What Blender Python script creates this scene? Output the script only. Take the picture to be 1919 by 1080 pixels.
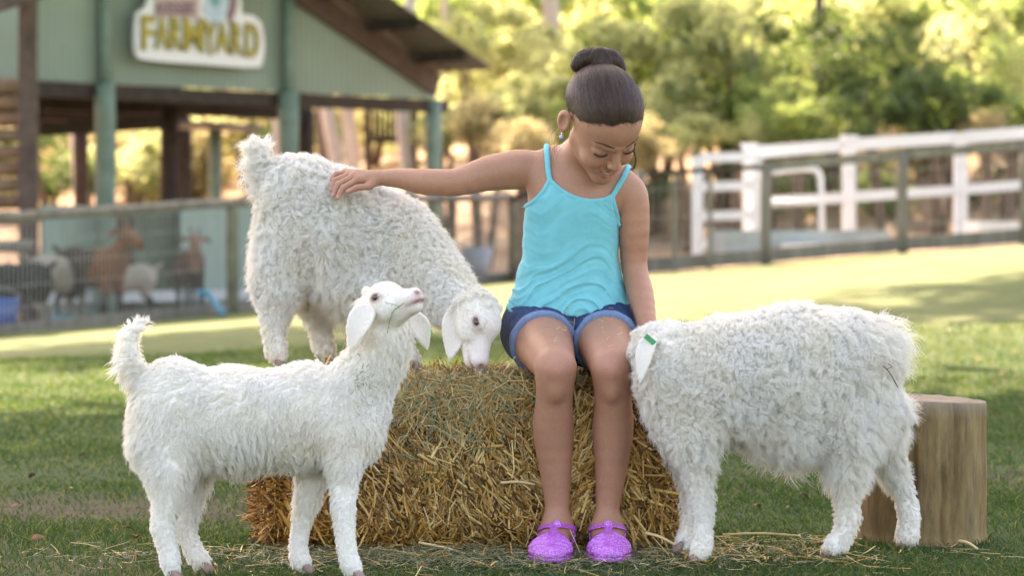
import bpy, math, random
import numpy as np
from mathutils import Vector, Matrix, kdtree, noise as mnoise

for o in list(bpy.data.objects):
    bpy.data.objects.remove(o)
scene = bpy.context.scene
COL = scene.collection
RNG = np.random.default_rng(11)
random.seed(5)
F32 = np.float32

# ------------------------------------------------------------------ camera
CAM_Y, CAM_Z, FPX = -6.0, 0.683, 5310.0
PITCH = math.atan(110.0 / FPX)
cam_data = bpy.data.cameras.new("camera")
cam = bpy.data.objects.new("camera", cam_data)
COL.objects.link(cam)
cam.location = (0, CAM_Y, CAM_Z)
cam.rotation_euler = (math.radians(90) - PITCH, 0, 0)
cam_data.sensor_width = 36.0
cam_data.lens = FPX / 1919.0 * 36.0
cam_data.clip_start = 0.1
cam_data.clip_end = 1500
cam_data.dof.use_dof = True
cam_data.dof.focus_distance = 5.82
cam_data.dof.aperture_fstop = 4.8
cam_data.dof.aperture_blades = 0
scene.camera = cam

# ------------------------------------------------------------------ daylight
SUN_ELEV, SUN_AZ = math.radians(40), math.radians(-12)    # azimuth from +Y towards +X
SUN_DIR = Vector((math.sin(SUN_AZ) * math.cos(SUN_ELEV), math.cos(SUN_AZ) * math.cos(SUN_ELEV), math.sin(SUN_ELEV)))
world = bpy.data.worlds.new("World")
scene.world = world
world.use_nodes = True
wn = world.node_tree
wn.nodes.clear()
sky = wn.nodes.new("ShaderNodeTexSky")
sky.sky_type = 'NISHITA'
sky.sun_disc = False
sky.sun_elevation = SUN_ELEV
sky.sun_rotation = SUN_AZ
sky.air_density = 1.0
sky.dust_density = 3.0
sky.ozone_density = 1.0
bg = wn.nodes.new("ShaderNodeBackground")
bg.inputs[1].default_value = 0.15
wo = wn.nodes.new("ShaderNodeOutputWorld")
wn.links.new(sky.outputs[0], bg.inputs[0])
wn.links.new(bg.outputs[0], wo.inputs[0])
sun_data = bpy.data.lights.new("sun", 'SUN')
sun_data.energy = 4.2
sun_data.angle = math.radians(0.6)
sun_data.color = (1.0, 0.90, 0.76)
sun = bpy.data.objects.new("sun", sun_data)
COL.objects.link(sun)
sun.rotation_euler = (-SUN_DIR).to_track_quat('-Z', 'Y').to_euler()
scene.view_settings.view_transform = 'Standard'
scene.view_settings.look = 'None'
scene.view_settings.exposure = 2.6
scene.view_settings.gamma = 1.0
scene.view_settings.use_curve_mapping = False
scene.view_settings.use_white_balance = True        # the camera is balanced for open shade
scene.view_settings.white_balance_temperature = 8500
scene.view_settings.white_balance_tint = 16
scene.render.engine = 'CYCLES'
cy = scene.cycles
cy.use_denoising = True
cy.max_bounces = 8
cy.diffuse_bounces = 4
cy.glossy_bounces = 2
cy.transmission_bounces = 4
cy.transparent_max_bounces = 12
cy.sample_clamp_indirect = 6.0
cy.caustics_reflective = False
cy.caustics_refractive = False
scene.cycles_curves.shape = 'RIBBONS'

# ------------------------------------------------------------------ helpers
_c, _s = math.cos(PITCH), math.sin(PITCH)
def W(px, py, Y):
    """world point seen at photo pixel (px, py) on the plane y = Y"""
    dx, dy = (px - 959.5) / FPX, (540 - py) / FPX
    d = np.array([dx, _c + dy * _s, -_s + dy * _c])
    t = (Y - CAM_Y) / d[1]
    return np.array([0, CAM_Y, CAM_Z]) + d * t
def Wp(px, py, p0, n):
    dx, dy = (px - 959.5) / FPX, (540 - py) / FPX
    d = np.array([dx, _c + dy * _s, -_s + dy * _c])
    c = np.array([0, CAM_Y, CAM_Z])
    t = np.dot(np.asarray(p0) - c, n) / np.dot(d, n)
    return c + d * t
def S(Y):
    return FPX / (Y - CAM_Y)          # pixels per metre at depth Y
def sstep(a, b, x):
    t = np.clip((x - a) / (b - a), 0, 1)
    return t * t * (3 - 2 * t)

def vnoise(P, f, seed=0):
    """cheap smooth value noise, P (n,3) -> (n,) in -1..1"""
    Q = np.asarray(P, dtype=np.float64) * f + seed * 17.31
    i = np.floor(Q).astype(np.int64)
    fr = Q - i
    fr = fr * fr * (3 - 2 * fr)
    def h(ix, iy, iz):
        n = (ix * 374761393 + iy * 668265263 + iz * 2147483647 + seed * 1013904223) & 0xffffffff
        n = ((n ^ (n >> 13)) * 1274126177) & 0xffffffff
        return ((n ^ (n >> 16)) & 0xffff) / 32767.5 - 1
    r = 0
    for a in (0, 1):
        for b in (0, 1):
            for c in (0, 1):
                w = (fr[..., 0] if a else 1 - fr[..., 0]) * (fr[..., 1] if b else 1 - fr[..., 1]) * (fr[..., 2] if c else 1 - fr[..., 2])
                r = r + w * h(i[..., 0] + a, i[..., 1] + b, i[..., 2] + c)
    return r

# --- objects
def props(o, label=None, cat=None, group=None, kind=None):
    if label: o['label'] = label
    if cat: o['category'] = cat
    if group: o['group'] = group
    if kind: o['kind'] = kind
    return o
def thing(name, label, cat, loc=(0, 0, 0), group=None):
    o = bpy.data.objects.new(name, None)
    o.empty_display_size = 0.1
    COL.objects.link(o)
    o.location = loc
    return props(o, label, cat, group)
def link(o, parent=None):
    COL.objects.link(o)
    if parent is not None:
        o.parent = parent
        # geometry is written in world coordinates: undo the parents' offset
        p, off = parent, Vector((0, 0, 0))
        while p is not None:
            off += p.location
            p = p.parent
        o.location = -off
    return o
def mesh_from(name, V, Fq, mat=None, parent=None, smooth=True, col=None, offset=None):
    """V (n,3); Fq: (m,3)/(m,4) int array or list of such arrays"""
    me = bpy.data.meshes.new(name)
    V = np.asarray(V, dtype=F32)
    if not isinstance(Fq, (list, tuple)) or np.ndim(Fq[0]) == 1: Fq = [Fq]
    Fq = [np.asarray(f, dtype=np.int32) for f in Fq if len(f)]
    nl = sum(f.size for f in Fq); nf = sum(len(f) for f in Fq)
    me.vertices.add(len(V)); me.vertices.foreach_set('co', V.ravel())
    me.loops.add(nl); me.loops.foreach_set('vertex_index', np.concatenate([f.ravel() for f in Fq]))
    me.polygons.add(nf)
    st = []; s0 = 0
    for f in Fq:
        st.append(s0 + np.arange(len(f)) * f.shape[1]); s0 += f.size
    me.polygons.foreach_set('loop_start', np.concatenate(st).astype(np.int32))
    me.polygons.foreach_set('use_smooth', np.full(nf, smooth, dtype=bool))
    if col is not None:
        at = me.color_attributes.new('Col', 'FLOAT_COLOR', 'POINT')
        c4 = np.ones((len(V), 4), dtype=F32); c4[:, :col.shape[1]] = col
        at.data.foreach_set('color', c4.ravel())
    me.update(calc_edges=True)
    if mat: me.materials.append(mat)
    o = bpy.data.objects.new(name, me)
    return link(o, parent)

class MB:
    """mesh collector"""
    def __init__(s): s.v = []; s.q = []; s.t = []; s.c = []; s.n = 0
    def add(s, V, Q=None, T=None, col=None):
        V = np.asarray(V, dtype=float)
        if Q is not None and len(Q): s.q.append(np.asarray(Q) + s.n)
        if T is not None and len(T): s.t.append(np.asarray(T) + s.n)
        s.v.append(V); s.n += len(V)
        if col is not None: s.c.append(np.tile(col, (len(V), 1)) if np.ndim(col) == 1 else col)
    def box(s, c, d, rot=None, col=None, taper=1.0):
        d = np.asarray(d) / 2
        V = np.array([[x, y, z] for x in (-1, 1) for y in (-1, 1) for z in (-1, 1)], dtype=float) * d
        V[V[:, 2] > 0, :2] *= taper
        if rot is not None: V = V @ np.asarray(rot).T
        s.add(V + np.asarray(c), BOXQ, col=col)
    def beam(s, a, b, w, h, up=(0, 0, 1), col=None):
        a = np.asarray(a, float); b = np.asarray(b, float)
        x = b - a; L = np.linalg.norm(x); x /= L
        y = np.cross(up, x); y /= np.linalg.norm(y); z = np.cross(x, y)
        s.box((a + b) / 2, (L, w, h), np.stack([x, y, z], 1), col)
    def tube(s, P, r, n=8, cap=True, col=None, squash=None):
        P = np.asarray(P, float); r = np.broadcast_to(np.asarray(r, float), (len(P),))
        T = np.gradient(P, axis=0); T /= np.linalg.norm(T, axis=1)[:, None] + 1e-12
        u = np.cross(T[0], [0.13, 0.2, 1.0]); u /= np.linalg.norm(u) + 1e-12
        V = []; a = np.arange(n) * 2 * math.pi / n
        for i in range(len(P)):
            u = u - T[i] * np.dot(u, T[i]); u /= np.linalg.norm(u) + 1e-12
            w = np.cross(T[i], u)
            V.append(P[i] + r[i] * (np.cos(a)[:, None] * u + np.sin(a)[:, None] * w))
        V = np.concatenate(V)
        i = np.arange(len(P) - 1)[:, None] * n; j = np.arange(n)[None]; k = (j + 1) % n
        Q = np.stack([i + j, i + k, i + n + k, i + n + j], -1).reshape(-1, 4)
        T3 = None
        if cap:
            V = np.concatenate([V, P[:1], P[-1:]])
            c0, c1, b = len(V) - 2, len(V) - 1, (len(P) - 1) * n
            j = np.arange(n); k = (j + 1) % n
            T3 = np.concatenate([np.stack([np.full(n, c0), k, j], 1), np.stack([np.full(n, c1), b + j, b + k], 1)])
        s.add(V, Q, T3, col)
    def build(s, name, mat, parent=None, smooth=False):
        V = np.concatenate(s.v)
        fs = []
        if s.q: fs.append(np.concatenate(s.q))
        if s.t: fs.append(np.concatenate(s.t))
        return mesh_from(name, V, fs, mat, parent, smooth, np.concatenate(s.c) if s.c else None)
BOXQ = np.array([[0, 1, 3, 2], [4, 6, 7, 5], [0, 4, 5, 1], [2, 3, 7, 6], [0, 2, 6, 4], [1, 5, 7, 3]])

def bevel(o, w, seg=2):
    m = o.modifiers.new('bevel', 'BEVEL'); m.width = w; m.segments = seg; m.limit_method = 'ANGLE'
    return o

def spline(P, n):
    """Catmull-Rom through P -> n points"""
    P = np.asarray(P, float)
    Q = np.concatenate([2 * P[:1] - P[1:2], P, 2 * P[-1:] - P[-2:-1]])
    t = np.linspace(0, len(P) - 1 - 1e-9, n); i = t.astype(int); f = (t - i)[:, None]
    a, b, c, d = Q[i], Q[i + 1], Q[i + 2], Q[i + 3]
    return 0.5 * ((2 * b) + (c - a) * f + (2 * a - 5 * b + 4 * c - d) * f ** 2 + (3 * b - a - 3 * c + d) * f ** 3)

# --- hair curves
def curves_obj(name, P, rad, mat, parent=None, kind=None):
    """P (n,k,3), rad (n,k) or (k,)"""
    n, k, _ = P.shape
    cu = bpy.data.hair_curves.new(name)
    cu.add_curves([k] * n)
    cu.attributes['position'].data.foreach_set('vector', np.ascontiguousarray(P, dtype=F32).ravel())
    ra = cu.attributes.get('radius') or cu.attributes.new('radius', 'FLOAT', 'POINT')
    ra.data.foreach_set('value', np.ascontiguousarray(np.broadcast_to(rad, (n, k)), dtype=F32).ravel())
    cu.materials.append(mat)
    o = bpy.data.objects.new(name, cu)
    link(o, parent)
    if kind: o['kind'] = kind
    return o

# --- implicit surfaces
def smin(a, b, k):
    if k <= 0: return np.minimum(a, b)
    h = np.clip(0.5 + 0.5 * (b - a) / k, 0, 1)
    return b + (a - b) * h - k * h * (1 - h)
def cone_d(P, a, b, ra, rb, flat=None):
    ab = b - a; L2 = max(float(ab @ ab), 1e-12)
    t = np.clip(((P - a) @ ab) / L2, 0, 1)
    v = P - a - t[..., None] * ab
    if flat is not None:
        n, s = flat; n = np.asarray(n)
        v = v - (v @ n)[..., None] * n * (1 - 1 / s)
    return np.sqrt((v * v).sum(-1)) - (ra + (rb - ra) * t)
def ell_d(P, c, r, M=None):
    v = P - c
    if M is not None: v = v @ M
    k0 = np.sqrt(((v / r) ** 2).sum(-1)); k1 = np.sqrt(((v / (r * r)) ** 2).sum(-1))
    return k0 * (k0 - 1) / np.maximum(k1, 1e-9)
class Sdf:
    def __init__(s): s.p = []
    def cone(s, a, b, ra, rb=None, k=0.02, op='+', flat=None):
        a = np.asarray(a, float); b = np.asarray(b, float); rb = ra if rb is None else rb
        m = max(ra, rb) * (flat[1] if flat and flat[1] > 1 else 1)
        s.p.append((lambda P: cone_d(P, a, b, ra, rb, flat), np.minimum(a, b) - m, np.maximum(a, b) + m, k, op)); return s
    def chain(s, pts, k=0.02, flat=None):
        """pts: (point, radius) list"""
        if len(pts) > 2:
            X = spline(np.array([list(p) + [r] for p, r in pts]), (len(pts) - 1) * 3 + 1)
            pts = [(x[:3], x[3]) for x in X]; k = k * .5
        for (a, ra), (b, rb) in zip(pts[:-1], pts[1:]):
            s.cone(a, b, ra, rb, k, '+', flat)
        return s
    def ell(s, c, r, k=0.02, op='+', M=None):
        c = np.asarray(c, float); r = np.asarray(r, float) * np.ones(3)
        m = r.max() if M is not None else r
        s.p.append((lambda P: ell_d(P, c, r, M), c - m, c + m, k, op)); return s
    def fn(s, f, lo, hi, k=0.0, op='+'):
        s.p.append((f, np.asarray(lo, float), np.asarray(hi, float), k, op)); return s
    def __call__(s, P, lo=None, hi=None):
        P = np.asarray(P, float)
        if lo is None:
            lo = P.reshape(-1, 3).min(0); hi = P.reshape(-1, 3).max(0)
        d = np.full(P.shape[:-1], 0.25)
        for f, a, b, k, op in s.p:
            m = k + 0.012
            if (a - m > hi).any() or (b + m < lo).any(): continue
            e = f(P)
            if op == '+': d = smin(d, e, k)
            elif op == '-': d = -smin(-d, e, k)
            elif op == '&': d = -smin(-d, -e, k)
        return d
    def bounds(s):
        A = [p for p in s.p if p[4] == '+']
        return np.min([p[1] for p in A], 0), np.max([p[2] for p in A], 0)
    def grad(s, P, e=0.002):
        P = np.asarray(P, float)
        g = np.stack([s(P + np.eye(3)[i] * e) - s(P - np.eye(3)[i] * e) for i in range(3)], -1)
        return g / (np.linalg.norm(g, axis=-1, keepdims=True) + 1e-12)
def surface(f, lo, hi, h, blk=24):
    """surface nets of callable f over box -> V, quads"""
    lo = np.asarray(lo, float) - 3 * h; hi = np.asarray(hi, float) + 3 * h
    n = np.ceil((hi - lo) / h).astype(int) + 1
    G = np.full(n, 1.0, dtype=F32)
    ax = [lo[i] + h * np.arange(n[i]) for i in range(3)]
    for i in range(0, n[0], blk):
        for j in range(0, n[1], blk):
            for k in range(0, n[2], blk):
                xs, ys, zs = ax[0][i:i + blk], ax[1][j:j + blk], ax[2][k:k + blk]
                c = np.array([[(xs[0] + xs[-1]) / 2, (ys[0] + ys[-1]) / 2, (zs[0] + zs[-1]) / 2]])
                R = h * blk * 0.9 + 0.02
                B = c + (np.array([[x, y, z] for x in (-1, 0, 1) for y in (-1, 0, 1) for z in (-1, 0, 1)]) * h * blk * 0.5)
                d0 = f(B)
                if d0.min() > h * blk * 0.6 or d0.max() < -h * blk * 0.6:
                    G[i:i + blk, j:j + blk, k:k + blk] = d0[13]; continue
                X = np.stack(np.meshgrid(xs, ys, zs, indexing='ij'), -1)
                G[i:i + blk, j:j + blk, k:k + blk] = f(X)
    Sg = G < 0
    cnt = np.zeros(np.array(n) - 1, dtype=np.int8)
    for a in (0, 1):
        for b in (0, 1):
            for c in (0, 1):
                cnt += Sg[a:n[0] - 1 + a, b:n[1] - 1 + b, c:n[2] - 1 + c]
    act = (cnt > 0) & (cnt < 8)
    idx = np.full(act.shape, -1, dtype=np.int32)
    cells = np.argwhere(act)
    idx[act] = np.arange(len(cells))
    acc = np.zeros((len(cells), 3)); wt = np.zeros(len(cells))
    cor = [(a, b, c) for a in (0, 1) for b in (0, 1) for c in (0, 1)]
    for p in cor:
        for q in cor:
            if sum(abs(p[i] - q[i]) for i in range(3)) != 1 or p > q: continue
            vp = G[cells[:, 0] + p[0], cells[:, 1] + p[1], cells[:, 2] + p[2]].astype(float)
            vq = G[cells[:, 0] + q[0], cells[:, 1] + q[1], cells[:, 2] + q[2]].astype(float)
            m = (vp < 0) != (vq < 0)
            t = np.where(m, vp / np.where(m, vp - vq, 1), 0)[:, None]
            acc += m[:, None] * (np.array(p) * (1 - t) + np.array(q) * t); wt += m
    V = lo + h * (cells + acc / wt[:, None])
    Q = []
    for a in range(3):
        b, c = (a + 1) % 3, (a + 2) % 3
        s0 = [slice(1, -1)] * 3; s1 = [slice(1, -1)] * 3
        s0[a] = slice(0, -1); s1[a] = slice(1, None)
        A, B = Sg[tuple(s0)], Sg[tuple(s1)]
        for flip in (False, True):
            E = np.argwhere((A & ~B) if not flip else (~A & B))
            if not len(E): continue
            off = np.array([1, 1, 1]); off[a] = 0
            E = E + off
            def I(db, dc):
                e = E.copy(); e[:, b] += db; e[:, c] += dc
                return idx[e[:, 0], e[:, 1], e[:, 2]]
            q = np.stack([I(-1, -1), I(0, -1), I(0, 0), I(-1, 0)], 1)
            if flip: q = q[:, ::-1]
            Q.append(q)
    Q = np.concatenate(Q)
    return V, Q[(Q >= 0).all(1)]
def smooth_mesh(V, Q, it=2, lam=0.5):
    for _ in range(it):
        s = np.zeros_like(V); c = np.zeros(len(V))
        for i in range(Q.shape[1]):
            for j in (1, Q.shape[1] - 1):
                np.add.at(s, Q[:, i], V[Q[:, (i + j) % Q.shape[1]]]); np.add.at(c, Q[:, i], 1)
        V = V + lam * (s / np.maximum(c, 1)[:, None] - V)
    return V
def project(f, px, py, y0=-0.8, y1=0.8, n=1200):
    """first hit of the sight line through the photo pixel with implicit f"""
    a, b = W(px, py, y0), W(px, py, y1)
    t = np.linspace(0, 1, n)[:, None]
    P = a + (b - a) * t
    d = f(P)
    i = np.argmax(d < 0)
    if d[i] >= 0: i = int(np.argmin(d))
    return P[i]
def sample_surface(V, Q, n, rng, mask=None):
    T = np.concatenate([Q[:, [0, 1, 2]], Q[:, [0, 2, 3]]]) if Q.shape[1] == 4 else Q
    a, b, c = V[T[:, 0]], V[T[:, 1]], V[T[:, 2]]
    cr = np.cross(b - a, c - a); ar = np.linalg.norm(cr, axis=1)
    if mask is not None: ar = ar * mask((a + b + c) / 3)
    cs = np.cumsum(ar); i = np.searchsorted(cs, rng.random(n) * cs[-1])
    i = np.minimum(i, len(T) - 1)
    u, v = rng.random(n), rng.random(n); m = u + v > 1; u[m], v[m] = 1 - u[m], 1 - v[m]
    P = a[i] + u[:, None] * (b[i] - a[i]) + v[:, None] * (c[i] - a[i])
    N = cr[i] / (np.linalg.norm(cr[i], axis=1, keepdims=True) + 1e-12)
    return P, N
def nearest(A, B):
    """index into B of the nearest point for each A"""
    kd = kdtree.KDTree(len(B))
    for i, p in enumerate(B): kd.insert(p, i)
    kd.balance()
    return np.array([kd.find(p)[1] for p in A])
def unit(v):
    return v / (np.linalg.norm(v, axis=-1, keepdims=True) + 1e-12)

# ------------------------------------------------------------------ materials
def new_mat(name):
    m = bpy.data.materials.new(name); m.use_nodes = True
    nt = m.node_tree; b = nt.nodes['Principled BSDF']
    return m, nt, b
def ramp(nt, fac, stops):
    r = nt.nodes.new('ShaderNodeValToRGB')
    while len(r.color_ramp.elements) < len(stops): r.color_ramp.elements.new(0.5)
    for e, (p, c) in zip(r.color_ramp.elements, stops):
        e.position = p; e.color = (*c, 1)
    nt.links.new(fac, r.inputs[0]); return r.outputs[0]
def tex_noise(nt, scale, detail=4, rough=0.55, vec=None, dist=0.0):
    t = nt.nodes.new('ShaderNodeTexNoise'); t.inputs['Scale'].default_value = scale
    t.inputs['Detail'].default_value = detail; t.inputs['Roughness'].default_value = rough
    t.inputs['Distortion'].default_value = dist
    if vec is not None: nt.links.new(vec, t.inputs['Vector'])
    return t.outputs['Fac']
def geo_pos(nt, scale=(1, 1, 1)):
    g = nt.nodes.new('ShaderNodeNewGeometry'); m = nt.nodes.new('ShaderNodeMapping')
    m.inputs['Scale'].default_value = scale
    nt.links.new(g.outputs['Position'], m.inputs[0]); return m.outputs[0]
def add_bump(nt, b, h, strength=0.3, dist=0.01):
    n = nt.nodes.new('ShaderNodeBump'); n.inputs['Strength'].default_value = strength; n.inputs['Distance'].default_value = dist
    nt.links.new(h, n.inputs['Height']); nt.links.new(n.outputs[0], b.inputs['Normal']); return n
def mixc(nt, fac, a, b, mode='MIX'):
    m = nt.nodes.new('ShaderNodeMix'); m.data_type = 'RGBA'; m.blend_type = mode
    for s, v in ((m.inputs[0], fac), (m.inputs[6], a), (m.inputs[7], b)):
        if hasattr(v, 'links'): nt.links.new(v, s)
        elif isinstance(v, (int, float)): s.default_value = v
        else: s.default_value = (*v, 1)
    return m.outputs[2]
def mat_simple(name, c, rough=0.6, var=0.15, scale=20, bump=0.2, bdist=0.003, spec=0.5, stretch=(1, 1, 1), metallic=0, c2=None):
    m, nt, b = new_mat(name)
    v = geo_pos(nt, stretch)
    n1 = tex_noise(nt, scale, 5, 0.6, v)
    lo = tuple(x * (1 - var) for x in c) if c2 is None else c2
    hi = tuple(min(1, x * (1 + var)) for x in c)
    nt.links.new(ramp(nt, n1, [(0.3, lo), (0.7, hi)]), b.inputs['Base Color'])
    b.inputs['Roughness'].default_value = rough
    b.inputs['Specular IOR Level'].default_value = spec
    b.inputs['Metallic'].default_value = metallic
    if bump: add_bump(nt, b, tex_noise(nt, scale * 3, 4, 0.6, v), bump, bdist)
    return m
# ================================================================== ground
def gz(x, y):
    x = np.asarray(x, float); y = np.asarray(y, float)
    side = .083 * 14 * np.tanh(x / 14) + .08
    z = sstep(3, 19, y) * side
    hy = y - 31
    hill = np.where(hy > 0, hy * (.16 + .05 * np.tanh(x / 10)) * sstep(0, 8, hy), 0)
    far = np.where(y > 62, (y - 62) * .16, 0) + .10 * np.clip(y - 40, 0, 60) * sstep(-9, -18, x)
    return z + np.minimum(hill, 30) + far
def grid_axis(pts, steps):
    r = []
    for (a, b), s in zip(zip(pts[:-1], pts[1:]), steps): r.append(np.arange(a, b, s))
    return np.concatenate(r + [[pts[-1]]])
gx_ = grid_axis([-160, -30, -6, 6, 30, 160], [10, 1.5, .12, 1.5, 10])
gy_ = grid_axis([-40, -3, 8, 34, 70, 260], [3, .08, .35, 1.2, 10])
GX, GY = np.meshgrid(gx_, gy_, indexing='ij')
P = np.stack([GX.ravel(), GY.ravel(), np.zeros(GX.size)], 1)
Z = gz(P[:, 0], P[:, 1])
nearm = np.exp(-(P[:, 1] / 9) ** 2)
Z = Z + (.006 * vnoise(P, 3.0) + .004 * vnoise(P, 9.0, 2)) * nearm * (P[:, 1] > -3) + .05 * vnoise(P, .35, 3) * (P[:, 1] > 10) + .35 * vnoise(P, .12, 5) * sstep(34, 50, P[:, 1])
# the low trampled dip under bale, shoes and hooves stays level
lev = np.exp(-((P[:, 0] - .1) / 1.3) ** 4 - ((P[:, 1] + .1) / .75) ** 4)
P[:, 2] = Z * (1 - lev) - .006 * lev
nx_, ny_ = len(gx_), len(gy_)
i = np.arange(nx_ - 1)[:, None] * ny_; j = np.arange(ny_ - 1)[None]
Qg = np.stack([i + j, i + ny_ + j, i + ny_ + j + 1, i + j + 1], -1).reshape(-1, 4)
FL = [(-60, 4), (W(0, 630, 19.5)[0], 19.5), (W(480, 580, 22.7)[0], 22.7), (W(960, 545, 27)[0], 27.0), (W(1200, 515, 24)[0], 24.0), (W(1919, 450, 25)[0], 25.0), (60, 33)]
fence_y = np.interp(P[:, 0], [f[0] for f in FL], [f[1] for f in FL])
lawn = 1 - sstep(-.1, .35, P[:, 1] - fence_y + .25 * vnoise(P, 1.6, 8))
dirt = np.clip(.62 + .8 * vnoise(P * [1, .8, 1], 2.2, 11) + .35 * vnoise(P, 7, 12), 0, 1) * np.exp(-((P[:, 0] + .9) / 1.7) ** 2 - ((P[:, 1] - .2) / 1.9) ** 2)
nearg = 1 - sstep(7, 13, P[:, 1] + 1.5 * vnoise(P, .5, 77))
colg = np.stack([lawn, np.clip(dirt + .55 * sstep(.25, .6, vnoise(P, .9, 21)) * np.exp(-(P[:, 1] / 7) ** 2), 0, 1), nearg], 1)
m_ground, nt, b = new_mat('ground_soil_and_turf')
at = nt.nodes.new('ShaderNodeAttribute'); at.attribute_name = 'Col'
sx = nt.nodes.new('ShaderNodeSeparateColor'); nt.links.new(at.outputs['Color'], sx.inputs[0])
pz = geo_pos(nt)
turf = mixc(nt, ramp(nt, tex_noise(nt, 5, 6, .75, pz), [(.35, (0, 0, 0)), (.65, (1, 1, 1))]), ramp(nt, tex_noise(nt, 1.1, 5, .6, pz), [(.3, (.080, .118, .052)), (.5, (.135, .165, .080)), (.7, (.235, .235, .135))]), (.10, .128, .055))
soil = ramp(nt, tex_noise(nt, 14, 6, .7, pz), [(.3, (.060, .046, .034)), (.7, (.13, .10, .072))])
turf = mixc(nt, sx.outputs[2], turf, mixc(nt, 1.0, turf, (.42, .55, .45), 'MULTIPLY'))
turf = mixc(nt, sx.outputs[1], turf, soil)
litter = ramp(nt, tex_noise(nt, .8, 6, .7, pz), [(.3, (.20, .12, .09)), (.5, (.42, .28, .20)), (.7, (.62, .46, .34))])
nt.links.new(mixc(nt, sx.outputs[0], litter, turf), b.inputs['Base Color'])
b.inputs['Roughness'].default_value = .95; b.inputs['Specular IOR Level'].default_value = .1
add_bump(nt, b, tex_noise(nt, 60, 6, .7, pz), .6, .02)
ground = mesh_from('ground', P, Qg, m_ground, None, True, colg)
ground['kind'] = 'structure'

# ------------------------------------------------------------------ turf blades, density falling with distance
m_grass, nt, b = new_mat('grass_blades')
ci = nt.nodes.new('ShaderNodeHairInfo')
c1 = ramp(nt, ci.outputs['Random'], [(0, (.020, .048, .016)), (.5, (.036, .075, .022)), (.84, (.07, .10, .035)), (1, (.22, .18, .09))])
c2 = ramp(nt, tex_noise(nt, 1.3, 4, .6, geo_pos(nt)), [(.35, (.75, .85, .8)), (.65, (1.25, 1.1, .9))])
nt.links.new(mixc(nt, 1, c1, c2, 'MULTIPLY'), b.inputs['Base Color'])
b.inputs['Roughness'].default_value = .6; b.inputs['Specular IOR Level'].default_value = .2
trn = nt.nodes.new('ShaderNodeBsdfTranslucent'); nt.links.new(mixc(nt, 1, c1, (1.7, 2.0, .8), 'MULTIPLY'), trn.inputs[0])
ms = nt.nodes.new('ShaderNodeMixShader'); ms.inputs[0].default_value = .35
nt.links.new(b.outputs[0], ms.inputs[1]); nt.links.new(trn.outputs[0], ms.inputs[2]); nt.links.new(ms.outputs[0], nt.nodes['Material Output'].inputs[0])
n = 340000
d0, d1 = 5.15, 17.0
u = RNG.random(n); d = 1 / (1 / d0 + u * (1 / d1 - 1 / d0)); d = np.where(RNG.random(n) < .5, d, d0 + (d1 - d0) * u ** 2.2)
X = RNG.uniform(-.32, .32, n) * d; Y = d + CAM_Y
keep = RNG.random(n) < np.clip(1.0 - .95 * np.clip(.62 + .8 * vnoise(np.stack([X, Y * .8, 0 * X], 1), 2.2, 11), 0, 1) * np.exp(-((X + .9) / 1.7) ** 2 - ((Y - .2) / 1.9) ** 2), .10, 1) * np.clip(.72 + .6 * vnoise(np.stack([X, Y, 0 * X], 1), 1.2, 31), .25, 1)
keep &= ~((X > -.50) & (X < .33) & (Y > .03) & (Y < .4))
X, Y, d = X[keep], Y[keep], d[keep]; n = len(X)
def ground_z(X, Y):
    P = np.stack([X, Y, 0 * X], 1)
    z = gz(X, Y) + (.006 * vnoise(P, 3.0) + .004 * vnoise(P, 9.0, 2)) * np.exp(-(Y / 9) ** 2) + .05 * vnoise(P, .35, 3) * (Y > 10)
    lev = np.exp(-((X - .1) / 1.3) ** 4 - ((Y + .1) / .75) ** 4)
    return z * (1 - lev) - .006 * lev
Zb = ground_z(X, Y) - .002
hgt = RNG.uniform(.008, .026, n) * (1 + .5 * vnoise(np.stack([X, Y, 0 * X], 1), 3.0, 41)) * (1 + .04 * (d - 5))
ang = RNG.uniform(0, 6.28, n); ln = RNG.uniform(.2, 1.1, n) * hgt
K = 4; R = []
for k in range(K):
    t = k / (K - 1)
    R.append(np.stack([X + np.cos(ang) * ln * t * t, Y + np.sin(ang) * ln * t * t, Zb + hgt * (t - .25 * t * t)], 1))
wd = RNG.uniform(.0006, .0013, n) * (1 + .09 * (d - 5))
curves_obj('grass', np.stack(R, 1), wd[:, None] * np.array([1, .9, .6, .1])[None], m_grass, None, 'stuff')

# ------------------------------------------------------------------ materials of the yard
m_wood_grey = mat_simple('weathered_wood', (.20, .18, .165), .85, .3, 12, .5, .006, .2, (1, 1, .15))
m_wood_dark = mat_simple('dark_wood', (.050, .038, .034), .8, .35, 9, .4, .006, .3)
m_wood_brown = mat_simple('brown_log', (.098, .068, .060), .8, .35, 8, .5, .008, .3)
m_greenpost = mat_simple('green_painted_post', (.155, .235, .21), .6, .2, 6, .3, .004, .4)
m_clad = mat_simple('green_cladding', (.255, .325, .29), .55, .07, 1.2, .1, .004, .4)
m_clad_low = mat_simple('green_wall_sheet', (.29, .40, .385), .6, .08, 1.5, .1, .004, .4)
m_white = mat_simple('white_rail_paint', (.62, .66, .74), .5, .05, 3, .15, .003)
m_wire = mat_simple('galvanised_wire', (.32, .31, .30), .5, .2, 30, 0, metallic=.3)
m_roofm = mat_simple('roof_iron', (.10, .10, .085), .5, .3, 4, .2, .004)
m_bluegrey = mat_simple('bluegrey_trough', (.26, .34, .40), .6, .2, 3, .2, .004)

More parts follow.
